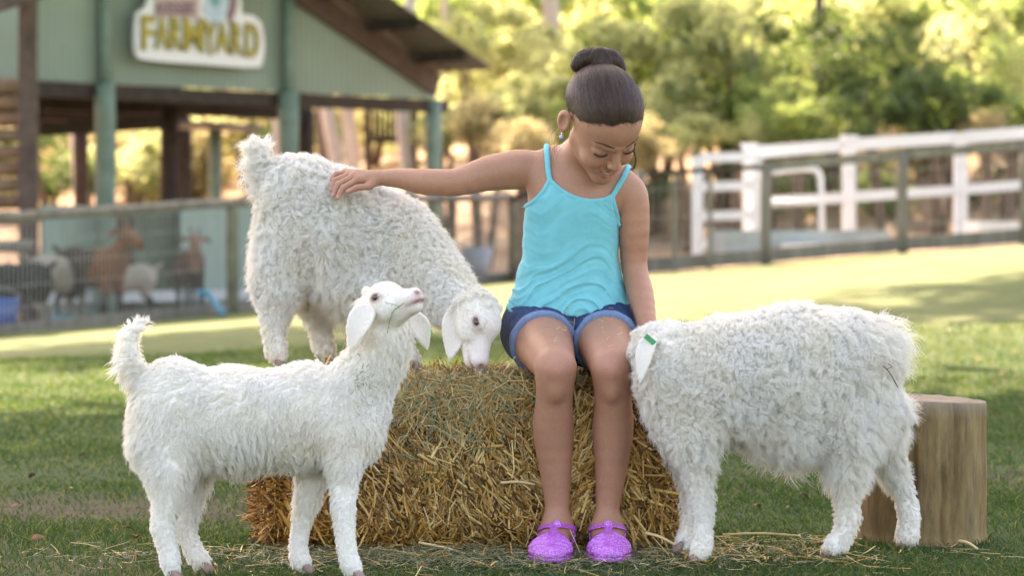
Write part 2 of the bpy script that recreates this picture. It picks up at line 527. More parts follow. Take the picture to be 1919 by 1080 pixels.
def wire_mesh(name, pts, h0, h1, pitch, parent, rad=.0022, rows=None, lean=0):
    """vertical and horizontal wires along a polyline pts (x, y, zground)"""
    mb = MB(); pts = [np.asarray(p, float) for p in pts]
    for a, b in zip(pts[:-1], pts[1:]):
        L = np.linalg.norm((b - a)[:2]); n = int(L / pitch)
        for i in range(n):
            p = a + (b - a) * (i + .5) / n
            mb.box(p + [0, 0, (h0 + h1) / 2], (rad * 2, rad * 2, h1 - h0))
        for h in rows or []:
            mb.beam(a + [0, 0, h], b + [0, 0, h], rad * 2, rad * 2)
    o = mb.build(name, m_wire, parent); o['kind'] = 'stuff'
    return o

def log(mb, a, b, r, n=10, wob=.04, seed=0):
    a, b = np.asarray(a, float), np.asarray(b, float)
    L = np.linalg.norm(b - a); m = max(4, int(L / .35))
    t = np.linspace(0, 1, m)[:, None]; P = a + (b - a) * t
    P[1:-1] += wob * r * 6 * np.stack([vnoise(P[1:-1], 1.3, seed + k) for k in range(3)], 1)
    mb.tube(P, r * (1 + .08 * vnoise(P, 2.0, seed + 5)), n)

# ------------------------------------------------------------------ rail-and-mesh fence on the left
fl = thing('fence', 'weathered log rail fence with wire netting in front of the green barn', 'fence', (*W(240, 605, 21)[:2], 0))
fpts = []
for px, py, Y in ((-260, 655, 18.0), (0, 630, 19.5), (60, 624, 19.9), (436, 584, 22.4), (815, 557, 25.5), (960, 545, 27)):
    w = W(px, py, Y); fpts.append(np.array([w[0], w[1], gz(w[0], w[1])]))
tops = [W(-260, 420, 18.0), W(0, 406, 19.5), W(60, 403, 19.9), W(436, 380, 22.4), W(815, 372, 25.5), W(960, 370, 27)]
for i in range(len(tops) - 1):
    mb = MB(); log(mb, tops[i], tops[i + 1], .052 - .002 * i, seed=i); mb.build('rail', m_wood_grey, fl, True)
for i in (0, 3, 4, 5):
    mb = MB(); log(mb, fpts[i] - [0, 0, .1], tops[i] + [0, 0, -.04], .066 if i < 5 else .05, seed=i + 9); mb.build('post', mat_simple('mossy_post', (.17, .165, .12), .85, .4, 5, .5, .006, .2), fl, True)
wire_mesh('wire_mesh', fpts, .03, 1.06, .060, fl, .0030, [.05, .25, .45, .65, .85, 1.03])
mb = MB()
for a, b in zip(fpts[:-1], fpts[1:]): mb.beam(a + [0, 0, .05], b + [0, 0, .05], .04, .12)
mb.build('bottom_board', m_wood_grey, fl)

# ------------------------------------------------------------------ fence across the right
fr = thing('fence', 'grey timber post and rail fence with netting behind the girl, running right', 'fence', (*W(1435, 495, 24.3)[:2], 0))
rp = [(960, 372, 545, 27), (1080, 345, 530, 25.5), (1200, 326, 515, 24), (1436, 312, 497, 24.3), (1692, 290, 473, 24.7), (1922, 272, 452, 25), (2150, 255, 430, 25.4)]
rb = []; rt = []
for px, yt, yb, Y in rp:
    w = W(px, yb, Y); rb.append(np.array([w[0], w[1], gz(w[0], w[1])])); rt.append(W(px, yt, Y))
for i in range(len(rp) - 1):
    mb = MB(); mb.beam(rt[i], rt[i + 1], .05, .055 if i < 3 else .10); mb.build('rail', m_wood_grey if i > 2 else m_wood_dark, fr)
    mb = MB(); mb.beam(rb[i] + [0, 0, .10], rb[i + 1] + [0, 0, .10], .04, .15); mb.build('bottom_board', m_wood_grey, fr)
    if i >= 2:
        mb = MB(); log(mb, rb[i] - [0, 0, .05], rt[i] + [0, 0, .03], .062, seed=i + 30); mb.build('post', m_wood_grey, fr, True)
for px in (1265, 1330):
    w = W(px, 505, 24.1); mb = MB(); mb.beam([w[0], w[1], gz(w[0], w[1])], [w[0], w[1], W(px, 322, 24.1)[2]], .05, .05, (0, 1, 0)); mb.build('post', m_wood_grey, fr)
wire_mesh('wire_mesh', rb, .04, 1.0, .085, fr, .0032, [.3, .6, .9])

# ------------------------------------------------------------------ white ranch fence and gate behind it
fw = thing('fence', 'white painted ranch rail fence rising to the right behind the grey fence', 'fence', (*W(1590, 440, 28)[:2], 0))
def wpost(px, yt, Y, w_=.145, nm='post', par=None, cap=True):
    t = W(px, yt, Y); g = gz(t[0], t[1]); mb = MB(); mb.box((t[0], t[1], (t[2] + g) / 2), (w_, w_, t[2] - g)); o = mb.build(nm, m_white, par or fw)
    if cap:
        mb = MB(); mb.box((t[0], t[1], t[2] + .03), (w_ + .05, w_ + .05, .05)); mb.build('cap', m_white, o)
    return t
for px, yt in ((1405, 277), (1592, 262), (1800, 258), (2010, 250)): wpost(px, yt, 28)
for a, b in (((1418, 285), (1582, 272)), ((1602, 270), (1790, 258)), ((1810, 257), (2000, 243))):
    mb = MB(); mb.beam(W(*a, 28), W(*b, 28), .05, .145); mb.build('rail', m_white, fw)
for a, b in (((1435, 378), (1582, 370)), ((1602, 368), (1790, 357)), ((1810, 355), (2000, 340))):
    mb = MB(); mb.beam(W(*a, 28), W(*b, 28), .05, .12); mb.build('rail', m_white, fw)
gt = thing('gate', 'white four bar timber gate at the end of the white fence', 'gate', (*W(1350, 478, 27.4)[:2], 0))
wpost(1307, 292, 27.4, .13, 'stile', gt, False); wpost(1418, 300, 27.4, .13, 'stile', gt, False)
for y in (296, 350, 405, 458):
    mb = MB(); mb.beam(W(1312, y, 27.38), W(1413, y - 3, 27.38), .05, .11); mb.build('bar', m_white, gt)
hg = thing('gate', 'thin white tube gate with a rounded corner beside the grey post', 'gate', (*W(1500, 470, 26.6)[:2], 0))
mb = MB(); mb.tube(spline([W(1446, 323, 26.6), W(1510, 316, 26.6), W(1532, 322, 26.6), W(1539, 345, 26.6), W(1540, 400, 26.6), W(1542, 462, 26.6)], 30), .035, 8); mb.build('frame', m_white, hg, True)
mb = MB(); mb.tube([W(1446, 380, 26.6), W(1539, 378, 26.6)], .03, 8); mb.build('bar', m_white, hg, True)
mb = MB(); mb.tube([W(1446, 455, 26.6), W(1540, 452, 26.6)], .025, 8); mb.build('bar', m_white, hg, True)
def trough(label, a, b, h, mat, depth=.45, lip=True):
    t = thing('feed_trough', label, 'trough', tuple((np.asarray(a) + b) / 2 * [1, 1, 0]))
    A, B = np.asarray(a, float), np.asarray(b, float)
    A[2] = B[2] = (gz(A[0], A[1]) + gz(B[0], B[1])) / 2
    x = unit(B - A); y = np.array([-x[1], x[0], 0]); L = np.linalg.norm(B - A); Rm = np.stack([x, y, [0, 0, 1]], 1)
    c = (A + B) / 2
    for s in (-1, 1):
        mb = MB(); mb.box(c + y * s * depth / 2 + [0, 0, h / 2 + .03], (L, .03, h), Rm); mb.build('side', mat, t)
        mb = MB(); mb.box(c + x * s * (L / 2 - .015) + [0, 0, h / 2 + .03], (.03, depth - .04, h * .98), Rm); mb.build('end', mat, t)
    mb = MB(); mb.box(c + [0, 0, .06], (L - .06, depth - .04, .03), Rm); mb.build('base', mat, t)
    return t
trough('long bluish grey trough along the foot of the right fence', W(1345, 490, 25.2), W(1655, 478, 25.6), .30, m_bluegrey)
trough('white trough at the foot of the fence at the right edge', W(1820, 470, 25.6), W(1990, 458, 25.8), .22, m_white)
trough('short pale trough near the grey fence post under the tube gate', W(1462, 505, 25.1), W(1535, 500, 25.1), .16, m_white, .3)

# ------------------------------------------------------------------ barn
bp0 = W(70, 150, 25); bp1 = W(820, 186, 29.4)
e1 = unit((bp0 - bp1) * [1, 1, 0]); bn = np.array([-e1[1], e1[0], 0.]); bn = bn if bn[1] < 0 else -bn
BO = np.array([bp1[0], bp1[1], 0.]); BO[2] = gz(BO[0], BO[1]) - .1
def BB(u, v, w): return BO + e1 * u + bn * v + np.array([0, 0, 1.]) * w
def Bu(px, py, v=0.0):
    q = Wp(px, py, BO + bn * v, bn) - BO; return float(q @ e1), float(q[2])
BR = np.stack([-e1, -bn, [0, 0, 1.]], 1)           # local x to the right, y inwards
barn = thing('barn', 'open sided green barn with ribbed gable cladding and farmyard sign', 'barn', tuple(BB(2, -2, 0)))
uL, wL = Bu(70, 150); uR, wR = Bu(820, 186)
wE = (wL + wR) / 2
u0, w0 = Bu(830, 182); u1, w1 = Bu(560, 0)
slope = (w1 - w0) / (u1 - u0)
upk = Bu(150, 0)[0]; wpk = w0 + slope * (upk - u0)
def rl(u): return wpk - slope * abs(u - upk)
# gable cladding, one ribbed sheet per bay
bays = [Bu(815, 150)[0], Bu(545, 100)[0], Bu(200, 100)[0], Bu(60, 100)[0], 2 * upk - uR]
for a, b in zip(bays[:-1], bays[1:]):
    mb = MB(); n = max(2, int(abs(b - a) / .095))
    us = np.linspace(a + .012, b - .012, 4 * n + 1)
    V = []; 
    for i, u_ in enumerate(us):
        v = .02 if i % 4 in (0, 3) else 0.0
        V += [BB(u_, v, wE), BB(u_, v, max(wE + .01, rl(u_) - .05)), BB(u_, v - .03, wE), BB(u_, v - .03, max(wE + .01, rl(u_) - .05))]
    q = []
    for i in range(len(us) - 1):
        k = i * 4; q += [[k, k + 1, k + 5, k + 4], [k + 2, k + 6, k + 7, k + 3], [k, k + 4, k + 6, k + 2]]
    mb.add(V, q); mb.build('cladding_panel', m_clad, barn)
def bbeam(nm, a, b, w_, h_, mat): 
    mb = MB(); mb.beam(a, b, w_, h_); return mb.build(nm, mat, barn)
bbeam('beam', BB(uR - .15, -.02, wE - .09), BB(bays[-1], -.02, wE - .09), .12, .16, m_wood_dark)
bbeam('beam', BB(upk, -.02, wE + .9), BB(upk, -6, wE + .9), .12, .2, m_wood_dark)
for px, yb, r, v in ((197, 0, .115, .12), (541, 0, .115, .12), (812, 186, .105, .02)):
    u_, w_ = Bu(px, 250, v); mb = MB()
    topw = rl(u_) - .12 if yb == 0 else wE - .02
    log(mb, BB(u_, v, -.3), BB(u_, v, min(wE + .0, topw)), r, wob=.01, seed=int(px)); mb.build('post', m_greenpost, barn, True)
    if yb == 0:
        mb = MB(); log(mb, BB(u_, v - .0, wE), BB(u_, v, topw), r * .62, wob=.01, seed=int(px)); mb.build('gable_post', m_greenpost, barn, True)
# roof: sheets with rafters below, overhanging the gable
OH = 1.05
for sgn, ue in ((-1, Bu(838, 178)[0] + .22), (1, 2 * upk - Bu(838, 178)[0] - .22)):
    a_, b_ = (upk, ue)
    n = 14; V = []; q = []
    ww = lambda u_: wpk + .24 - slope * abs(u_ - upk)
    vs = np.linspace(OH, -7.5, 85)
    for i, v in enumerate(vs):
        z_ = .018 * (i % 2)
        V += [BB(a_, v, ww(a_) + z_), BB(b_, v, ww(b_) + z_), BB(a_, v, ww(a_) + z_ - .012), BB(b_, v, ww(b_) + z_ - .012)]
    for i in range(len(vs) - 1):
        k = i * 4; q += [[k, k + 1, k + 5, k + 4], [k + 2, k + 6, k + 7, k + 3], [k + 1, k + 3, k + 7, k + 5]]
    q += [[0, 2, 3, 1]]
    mb = MB(); mb.add(V, q); mb.build('roof', m_roofm, barn)
    for s_ in np.arange(.35, abs(ue - upk), .78):          # purlins under the sheets
        u_ = upk + sgn * s_; mb = MB(); mb.beam(BB(u_, OH - .03, ww(u_) - .07), BB(u_, -7.4, ww(u_) - .07), .07, .09); mb.build('purlin', m_wood_dark, barn)
    for v in (.10, -2.4, -4.9, -7.2):                      # barge board and rafters
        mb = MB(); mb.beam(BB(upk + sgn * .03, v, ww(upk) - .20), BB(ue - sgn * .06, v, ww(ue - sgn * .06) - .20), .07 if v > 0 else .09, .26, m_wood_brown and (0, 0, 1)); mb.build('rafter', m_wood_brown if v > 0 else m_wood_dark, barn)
# inside: back frame, posts, tie beams, low walls
for v in (-2.4, -4.9, -7.2):
    bbeam('tie_beam', BB(uR, v, wE - .1), BB(2 * upk - uR, v, wE - .1), .12, .2, m_wood_dark)
    for u_ in (uR + .05, upk * .95, 2 * upk - uR):
        mb = MB(); log(mb, BB(u_, v, -.3), BB(u_, v, wE - .1), .11, wob=.01, seed=3); mb.build('post', m_wood_dark, barn, True)
q1 = Wp(318, 375, BO - bn * 2.0, bn); mb = MB(); log(mb, [q1[0], q1[1], BO[2] - .2], [q1[0], q1[1], BO[2] + wE - .1], .115, wob=.01); mb.build('post', m_wood_dark, barn, True)
q2 = Wp(403, 375, BO - bn * 4.0, bn); mb = MB(); log(mb, [q2[0], q2[1], BO[2] - .2], [q2[0], q2[1], Wp(403, 238, BO - bn * 4.0, bn)[2]], .085, wob=.01); mb.build('post', m_greenpost, barn, True)
a_, b_ = Wp(340, 232, BO - bn * 3.9, bn), Wp(452, 242, BO - bn * 3.9, bn)
bbeam('lean_to_roof', a_, b_, .9, .07, m_roofm)
a_, b_ = Wp(70, 243, BO - bn * 2.0, bn), Wp(322, 228, BO - bn * 2.0, bn)
bbeam('rail', a_, b_, .1, .16, m_wood_dark)
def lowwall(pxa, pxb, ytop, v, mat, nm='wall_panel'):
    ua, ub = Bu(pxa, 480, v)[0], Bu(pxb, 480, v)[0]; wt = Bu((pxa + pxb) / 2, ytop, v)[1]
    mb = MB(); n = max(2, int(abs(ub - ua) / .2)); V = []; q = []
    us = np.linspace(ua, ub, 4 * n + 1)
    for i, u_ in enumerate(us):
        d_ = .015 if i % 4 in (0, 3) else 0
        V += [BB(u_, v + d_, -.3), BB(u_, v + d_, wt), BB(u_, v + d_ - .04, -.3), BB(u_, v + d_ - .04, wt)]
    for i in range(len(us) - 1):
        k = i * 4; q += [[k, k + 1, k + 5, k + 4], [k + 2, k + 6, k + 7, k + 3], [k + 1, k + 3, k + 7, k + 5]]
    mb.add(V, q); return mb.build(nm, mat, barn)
lowwall(78, 205, 385, -.1, m_clad_low); lowwall(338, 470, 385, -.1, m_clad_low); lowwall(470, 560, 388, -.1, m_clad_low)
lowwall(207, 336, 392, -.35, mat_simple('dark_green_board', (.13, .17, .14), .8, .3, 3, .2), 'door')  # door boards in a darker green than the wall panels
lowwall(212, 250, 392, -.28, m_wood_brown, 'door_post')
bbeam('kick_board', BB(Bu(78, 590)[0], -.02, .02), BB(Bu(560, 590)[0], -.02, .02), .05, .12, m_white)
# farmyard sign
SGV = .26
def sgn_poly(pts, v0, v1, nm, mat, parent):
    c = np.mean(pts, 0); n = len(pts)
    P2 = [Bu(x, y, SGV) for x, y in pts]
    V = [BB(u_, v1, w_) for u_, w_ in P2] + [BB(u_, v0, w_) for u_, w_ in P2]
    me = bpy.data.meshes.new(nm)
    me.from_pydata([tuple(v) for v in V], [], [list(range(n))[::1], list(range(2 * n - 1, n - 1, -1))] + [[i, i + n, (i + 1) % n + n, (i + 1) % n] for i in range(n)])
    me.update(); me.materials.append(mat)
    o = bpy.data.objects.new(nm, me); link(o, parent)
    return o
def rnd(pts, k=6):
    return [tuple(p) for p in spline(np.array([[*p, 0] for p in pts + pts[:1]], float), len(pts) * k)[:-1, :2]]
m_sign = mat_simple('sign_white', (.72, .73, .80), .4, .04, 3, 0)
m_plank = mat_simple('sign_pink_plank', (.52, .40, .42), .5, .15, 6, 0)
m_gold = mat_simple('sign_gold', (.36, .29, .03), .5, .2, 4, 0)
m_gold_d = mat_simple('sign_dark_edge', (.16, .12, .07), .5, .1, 4, 0)
m_skyb = mat_simple('sign_pale_blue', (.42, .55, .72), .5, .15, 5, 0)
m_plum = mat_simple('sign_plum', (.22, .13, .17), .5, .15, 5, 0)
sign = thing('sign', 'white cut-out farmyard sign with yellow letters on the green gable', 'sign', tuple(BB(*[Bu(375, 100, SGV)[0], SGV, Bu(375, 100, SGV)[1]])))
sgn_poly(rnd([(256, 24), (253, 62), (256, 100), (276, 112), (375, 120), (474, 126), (492, 116), (496, 80), (490, 44), (474, 28), (455, 24), (452, 2), (446, -30), (400, -60), (330, -64), (284, -44), (276, 6)]), SGV - .05, SGV, 'board', m_sign, sign)
pk = sgn_poly([(286, -30), (292, 33), (372, 38), (374, -28)], SGV, SGV + .012, 'plank', m_plank, sign)
fb = sgn_poly(rnd([(378, 18), (390, -6), (420, -12), (428, 8), (418, 34), (410, 48), (396, 40)]), SGV, SGV + .012, 'painted_shape', m_skyb, sign)
sgn_poly(rnd([(422, 4), (432, -14), (444, -2), (440, 24), (430, 46), (424, 28)]), SGV, SGV + .010, 'painted_shape', m_plum, sign)
sgn_poly(rnd([(392, -4), (404, -8), (412, 2), (404, 12), (394, 8)]), SGV + .013, SGV + .018, 'painted_shape', mat_simple('sign_teal', (.14, .33, .38), .5, .1, 5, 0), sign)
def text_object(name, c):
    tmp = bpy.data.objects.new('tmp', c); COL.objects.link(tmp); bpy.context.view_layer.update()
    me = bpy.data.meshes.new_from_object(tmp.evaluated_get(bpy.context.evaluated_depsgraph_get())); me.name = name
    bpy.data.objects.remove(tmp)
    return bpy.data.objects.new(name, me)
def letters(word, quads, mat, parent, v, ext=.01):
    for ch, (x0, y0, x1, y1) in zip(word, quads):
        c = bpy.data.curves.new('letter', 'FONT'); c.body = ch; c.size = 1; c.extrude = ext; c.offset = .02; c.resolution_u = 4; c.align_x = 'LEFT'
        c.materials.append(mat)
        o = text_object('letter', c); COL.objects.link(o); o.parent = parent
        bb = np.array([list(q) for q in o.bound_box]); mn, mx = bb.min(0), bb.max(0)
        ua, wa = Bu(x0, y1, v); ub, wb = Bu(x1, y0, v)
        sx_ = (ua - ub) / (mx[0] - mn[0]); sy_ = (wb - wa) / (mx[1] - mn[1])
        org = BB(ua, v, wa) + (-e1) * (-mn[0] * sx_) + np.array([0, 0, -mn[1] * sy_])
        M = np.eye(4); M[:3, 0] = -e1 * sx_; M[:3, 1] = [0, 0, sy_]; M[:3, 2] = bn; M[:3, 3] = org - np.array(parent.location) - (np.array(parent.parent.location) if parent.parent else 0)
        o.matrix_basis = Matrix(M.tolist())
lt = [(267, 31, 289, 92), (292, 32, 316, 90), (320, 33, 340, 91), (345, 35, 381, 94), (384, 42, 405, 101), (405, 42, 429, 97), (434, 44, 454, 101), (461, 46, 484, 105)]
letters('FARMYARD', [(a - 2, b_ - 2, c + 2, d_ + 2) for a, b_, c, d_ in lt], m_gold_d, sign, SGV + .012, .006)
letters('FARMYARD', lt, m_gold, sign, SGV + .028, .008)
letters('AUSSIE', [(291 + 13 * i, 2, 291 + 13 * i + 11, 26) for i in range(6)], m_plum, pk, SGV + .022, .006)

# timber slat shed at the left edge
shed = thing('shed', 'brown timber slat shed wall with a tall dark post at the left edge', 'shed', (*W(20, 600, 21.5)[:2], 0))
mb = MB(); t_ = W(52, -60, 21.6); g_ = gz(t_[0], t_[1]); log(mb, [t_[0], t_[1], g_ - .1], t_, .095, wob=.01); mb.build('post', m_wood_brown, shed, True)
for k in range(9):
    y = 163 + k * 31; mb = MB(); log(mb, W(-170, y, 21.9), W(44, y - 2, 21.9), .075, wob=.02, seed=k + 60); mb.build('slat', mat_simple('shed_slat', (.24 + .02 * (k % 3), .15, .10), .8, .3, 8, .4, .006), shed, True)
mb = MB(); mb.beam(W(-180, 62, 21.2), W(85, -22, 21.2), .12, .15); mb.build('rafter', m_wood_brown, shed)
mb = MB(); mb.beam(W(-180, 75, 22.2), W(50, 72, 22.2), .05, .75); mb.build('wall_panel', m_clad, shed)
for y, h in ((463, .09), (508, .06)):
    mb = MB(); log(mb, W(-150, y, 21.3), W(60, y - 1, 21.3), h * .7, wob=.01); mb.build('rail', m_wood_grey, shed, True)

# ------------------------------------------------------------------ trees and shrubs
def leaf_mat(name, c, tc, tw=.5):
    m, nt, b = new_mat(name)
    oi = nt.nodes.new('ShaderNodeObjectInfo'); at = nt.nodes.new('ShaderNodeAttribute'); at.attribute_name = 'Col'
    cc = mixc(nt, 1, at.outputs['Color'], c, 'MULTIPLY')
    nt.links.new(cc, b.inputs['Base Color']); b.inputs['Roughness'].default_value = .6; b.inputs['Specular IOR Level'].default_value = .3
    t = nt.nodes.new('ShaderNodeBsdfTranslucent'); nt.links.new(mixc(nt, 1, at.outputs['Color'], tc, 'MULTIPLY'), t.inputs[0])
    ms = nt.nodes.new('ShaderNodeMixShader'); ms.inputs[0].default_value = tw
    nt.links.new(b.outputs[0], ms.inputs[1]); nt.links.new(t.outputs[0], ms.inputs[2]); nt.links.new(ms.outputs[0], nt.nodes['Material Output'].inputs[0])
    return m
L_YEL = leaf_mat('yellow_green_leaves', (.28, .31, .14), (.62, .66, .33))
L_GRN = leaf_mat('mid_green_leaves', (.13, .19, .070), (.40, .50, .16))
L_DRK = leaf_mat('dark_green_leaves', (.060, .100, .040), (.15, .22, .06), .4)
L_ORG = leaf_mat('orange_tinged_leaves', (.30, .27, .15), (.58, .50, .27))
def crown_mesh(name, n, r, size, seed, lobes=14, flat=1.0):
    rg = np.random.default_rng(seed)
    lc = rg.normal(0, 1, (lobes, 3)); lc = unit(lc) * rg.uniform(.3, 1.0, (lobes, 1)); lr = rg.uniform(.20, .50, lobes)
    k = rg.integers(0, lobes, n); dv = unit(rg.normal(0, 1, (n, 3))) * (rg.random((n, 1)) ** .45)
    P = (lc[k] + dv * lr[k][:, None]) * np.asarray(r)
    s = size * rg.uniform(.5, 1.3, n)[:, None]
    a = unit(rg.normal(0, 1, (n, 3))); b_ = unit(np.cross(a, rg.normal(0, 1, (n, 3))))
    w_ = .42
    V = np.stack([P - a * s * .5, P + b_ * s * w_ * .5, P + a * s * .5, P - b_ * s * w_ * .5], 1).reshape(-1, 3)
    Q = np.arange(4 * n).reshape(-1, 4)
    tone = np.clip(rg.uniform(.65, 1.35, n)[:, None] * np.ones(3) * (1 + .25 * vnoise(P, 1.2, seed))[:, None], .3, 1.8)
    return V, Q, np.repeat(tone, 4, 0)
def crown_data(name, mat, *a, **k):
    V, Q, c = crown_mesh(name, *a, **k)
    o = mesh_from(name, V, Q, mat, None, False, c); me = o.data
    bpy.data.objects.remove(o); return me
CR = {}
for nm, mt in (('yel', L_YEL), ('grn', L_GRN), ('drk', L_DRK), ('org', L_ORG)):
    CR[nm] = [crown_data('crown', mt, 2300, (1.15, 1.1, .95), .17, 100 + i + hash(nm) % 1 * 0 + {'yel': 0, 'grn': 10, 'drk': 20, 'org': 30}[nm]) for i in range(2)]
m_bark_p = mat_simple('pale_gum_bark', (.50, .42, .36), .8, .25, 4, .4, .01, .2, (1, 1, .3))
m_bark_d = mat_simple('brown_bark', (.16, .11, .085), .9, .35, 6, .5, .01, .2, (1, 1, .3))
TR = random.Random(3)
def shrub(x, y, r, h, kind, label, group, lean=0, name='shrub'):
    g = float(gz(x, y)); t = thing(name, label, 'shrub' if name == 'shrub' else 'tree', (x, y, g), group)
    o = bpy.data.objects.new('crown', CR[kind][TR.randrange(2)]); COL.objects.link(o); o.parent = t
    o.location = (0, 0, h - r * .62); o.scale = (r, r * TR.uniform(.8, 1.05), r * TR.uniform(.8, 1.0)); o.rotation_euler = (0, 0, TR.uniform(0, 6.28))
    mb = MB()
    P0 = np.array([x, y, g - .1])
    for k in range(3):
        a = TR.uniform(0, 6.28); e_ = P0 + [math.cos(a) * r * .4, math.sin(a) * r * .4, h - r * .5]
        mb.tube(spline([P0 + [math.cos(a) * .05, math.sin(a) * .05, 0], (P0 + e_) / 2 + [TR.uniform(-.1, .1), 0, .1], e_], 8), np.linspace(.07, .02, 8), 6)
    mb.build('trunk', m_bark_d, t, True)
    return t
def gum(x, y, h, rb, lean, label, crown_r=1.6, mat=None, kind='grn', group=None):
    g = float(gz(x, y)); t = thing('gum_tree', label, 'tree', (x, y, g), group)
    P0 = np.array([x, y, g - .1]); top = P0 + [lean * h, .1 * h, h]
    ax = spline([P0, P0 + (top - P0) * .35 + [.08 * h * TR.uniform(-.5, .5), 0, 0], P0 + (top - P0) * .7, top], 16)
    mb = MB(); mb.tube(ax, np.linspace(rb, rb * .35, 16), 10)
    for k in range(5):
        s_ = ax[8 + k]; a = TR.uniform(0, 6.28); d_ = np.array([math.cos(a), math.sin(a), .9]) * h * .18
        mb.tube(spline([s_, s_ + d_ * .5 + [0, 0, .05], s_ + d_], 7), np.linspace(rb * .35, rb * .1, 7), 6)
    mb.build('trunk', mat or m_bark_p, t, True)
    for k in range(3):
        o = bpy.data.objects.new('crown', CR[kind][TR.randrange(2)]); COL.objects.link(o); o.parent = t
        o.location = (lean * h + TR.uniform(-.8, .8) * crown_r * .7, .1 * h + TR.uniform(-.6, .6) * crown_r, h + TR.uniform(-.4, .5)); o.scale = (crown_r,) * 3; o.rotation_euler = (0, 0, TR.uniform(0, 6))
    return t
# rows of shrubs up the bank
FAR = []; USED = {}
LOOK = {'yel': 'sunlit yellow green shrub', 'grn': 'mid green shrub', 'drk': 'dark green shrub', 'org': 'orange tinged shrub'}
def where(px, py, kd):
    zone = [(70, 'behind the slat shed'), (205, 'in the barn\'s left bay'), (345, 'beyond the barn\'s middle bay'), (440, 'beyond the barn\'s lean-to'), (520, 'behind the bale kid\'s tail'),
            (640, 'beyond the barn\'s right bay'), (800, 'under the barn\'s eave'), (925, 'just right of the barn roof'), (985, 'left of the girl\'s head'), (1060, 'above the outstretched arm'), (1150, 'behind the girl\'s bun'),
            (1215, 'right beside the girl\'s head'), (1300, 'above the white gate'), (1380, 'above the thin tube gate'), (1470, 'above the first white post'), (1600, 'above the middle white post'), (1680, 'right of the middle white post'),
            (1770, 'above the wooden stump'), (1840, 'above the white trough'), (2400, 'at the right edge')]
    z = next(t for l, t in zone if px < l)
    h = 'high up' if py < 45 else ('halfway up' if py < 150 else ('low' if py < 225 else 'at the foot of the bank'))
    for extra in ('', 'broad ', 'ragged ', 'small ', 'loose ', 'leaning '):
        l = extra + LOOK[kd] + ' ' + h + ' ' + z
        if l not in USED: USED[l] = 1; return l
    return l
G1 = 'sunlit shrubs on the bank'
specs = [  # px, py of crown centre, depth, radius px, kind
    (900, 60, 36, 85, 'yel'), (1000, 190, 34, 70, 'yel'), (905, 215, 33, 60, 'org'), (960, 120, 40, 95, 'yel'), (1010, 20, 44, 90, 'grn'), (870, 20, 48, 70, 'grn'),
    (1120, 130, 37, 110, 'yel'), (1240, 90, 38, 120, 'grn'), (1350, 60, 36, 120, 'yel'), (1230, 210, 35, 90, 'yel'), (1340, 170, 36, 110, 'grn'), (1450, 190, 34, 95, 'grn'),
    (1470, 80, 40, 110, 'grn'), (1560, 130, 36, 100, 'drk'), (1660, 150, 33, 100, 'drk'), (1700, 50, 38, 120, 'yel'), (1620, 40, 44, 110, 'grn'), (1790, 110, 36, 110, 'yel'), (1850, 50, 38, 110, 'grn'),
    (1760, 190, 33, 85, 'drk'), (1880, 180, 34, 90, 'grn'), (1930, 100, 40, 110, 'yel'), (1560, 30, 50, 100, 'yel'), (1390, 20, 50, 120, 'grn'), (1280, 10, 52, 120, 'yel'), (1160, 20, 46, 110, 'yel'),
    (1060, 80, 50, 90, 'yel'), (980, 260, 31.5, 55, 'org'), (1200, 250, 32, 55, 'org'), (1290, 245, 33, 45, 'yel'), (1500, 240, 32.5, 50, 'grn'),
    (100, 300, 40, 80, 'drk'), (250, 310, 41, 80, 'yel'), (370, 290, 42, 80, 'org'), (470, 250, 43, 90, 'yel'), (570, 260, 42, 70, 'grn'), (700, 230, 44, 60, 'yel'), (160, 240, 44, 90, 'yel'), (330, 220, 46, 90, 'yel'), (760, 240, 46, 70, 'org'),
    (840, 250, 34, 50, 'yel'), (1100, 230, 33.5, 60, 'grn'), (1400, 250, 33, 40, 'yel'), (1580, 235, 32, 50, 'drk'), (1850, 240, 32.5, 40, 'org'),
    (980, 20, 60, 120, 'yel'), (1130, 90, 62, 140, 'grn'), (1500, 60, 64, 150, 'yel'), (1750, 60, 62, 150, 'grn'), (850, 100, 60, 100, 'yel'), (600, 200, 60, 120, 'yel'), (400, 220, 60, 130, 'org'), (150, 230, 60, 130, 'yel')]
lab = {'yel': 'yellow green shrub with sun shining through its leaves, on the bank behind the fences', 'grn': 'mid green leafy shrub on the bank behind the fences', 'drk': 'dark green dense shrub in the thicket above the white fence', 'org': 'shrub with orange tinged leaves on the sunny bank'}
for px, py, Y, rpx, kd in specs:
    if Y >= 46: FAR.append((px, py, Y, rpx, kd)); continue
    c = W(px, py, Y); r = rpx / S(Y); g = float(gz(c[0], Y)); h = c[2] + r * .62 - g
    r *= 1.3; h = max(h, r * 1.1)
    shrub(float(c[0]), Y, r, h, kd, where(px, py, kd), {'yel': 'yellow green shrubs', 'grn': 'mid green shrubs', 'drk': 'dark green shrubs', 'org': 'orange tinged shrubs'}[kd])
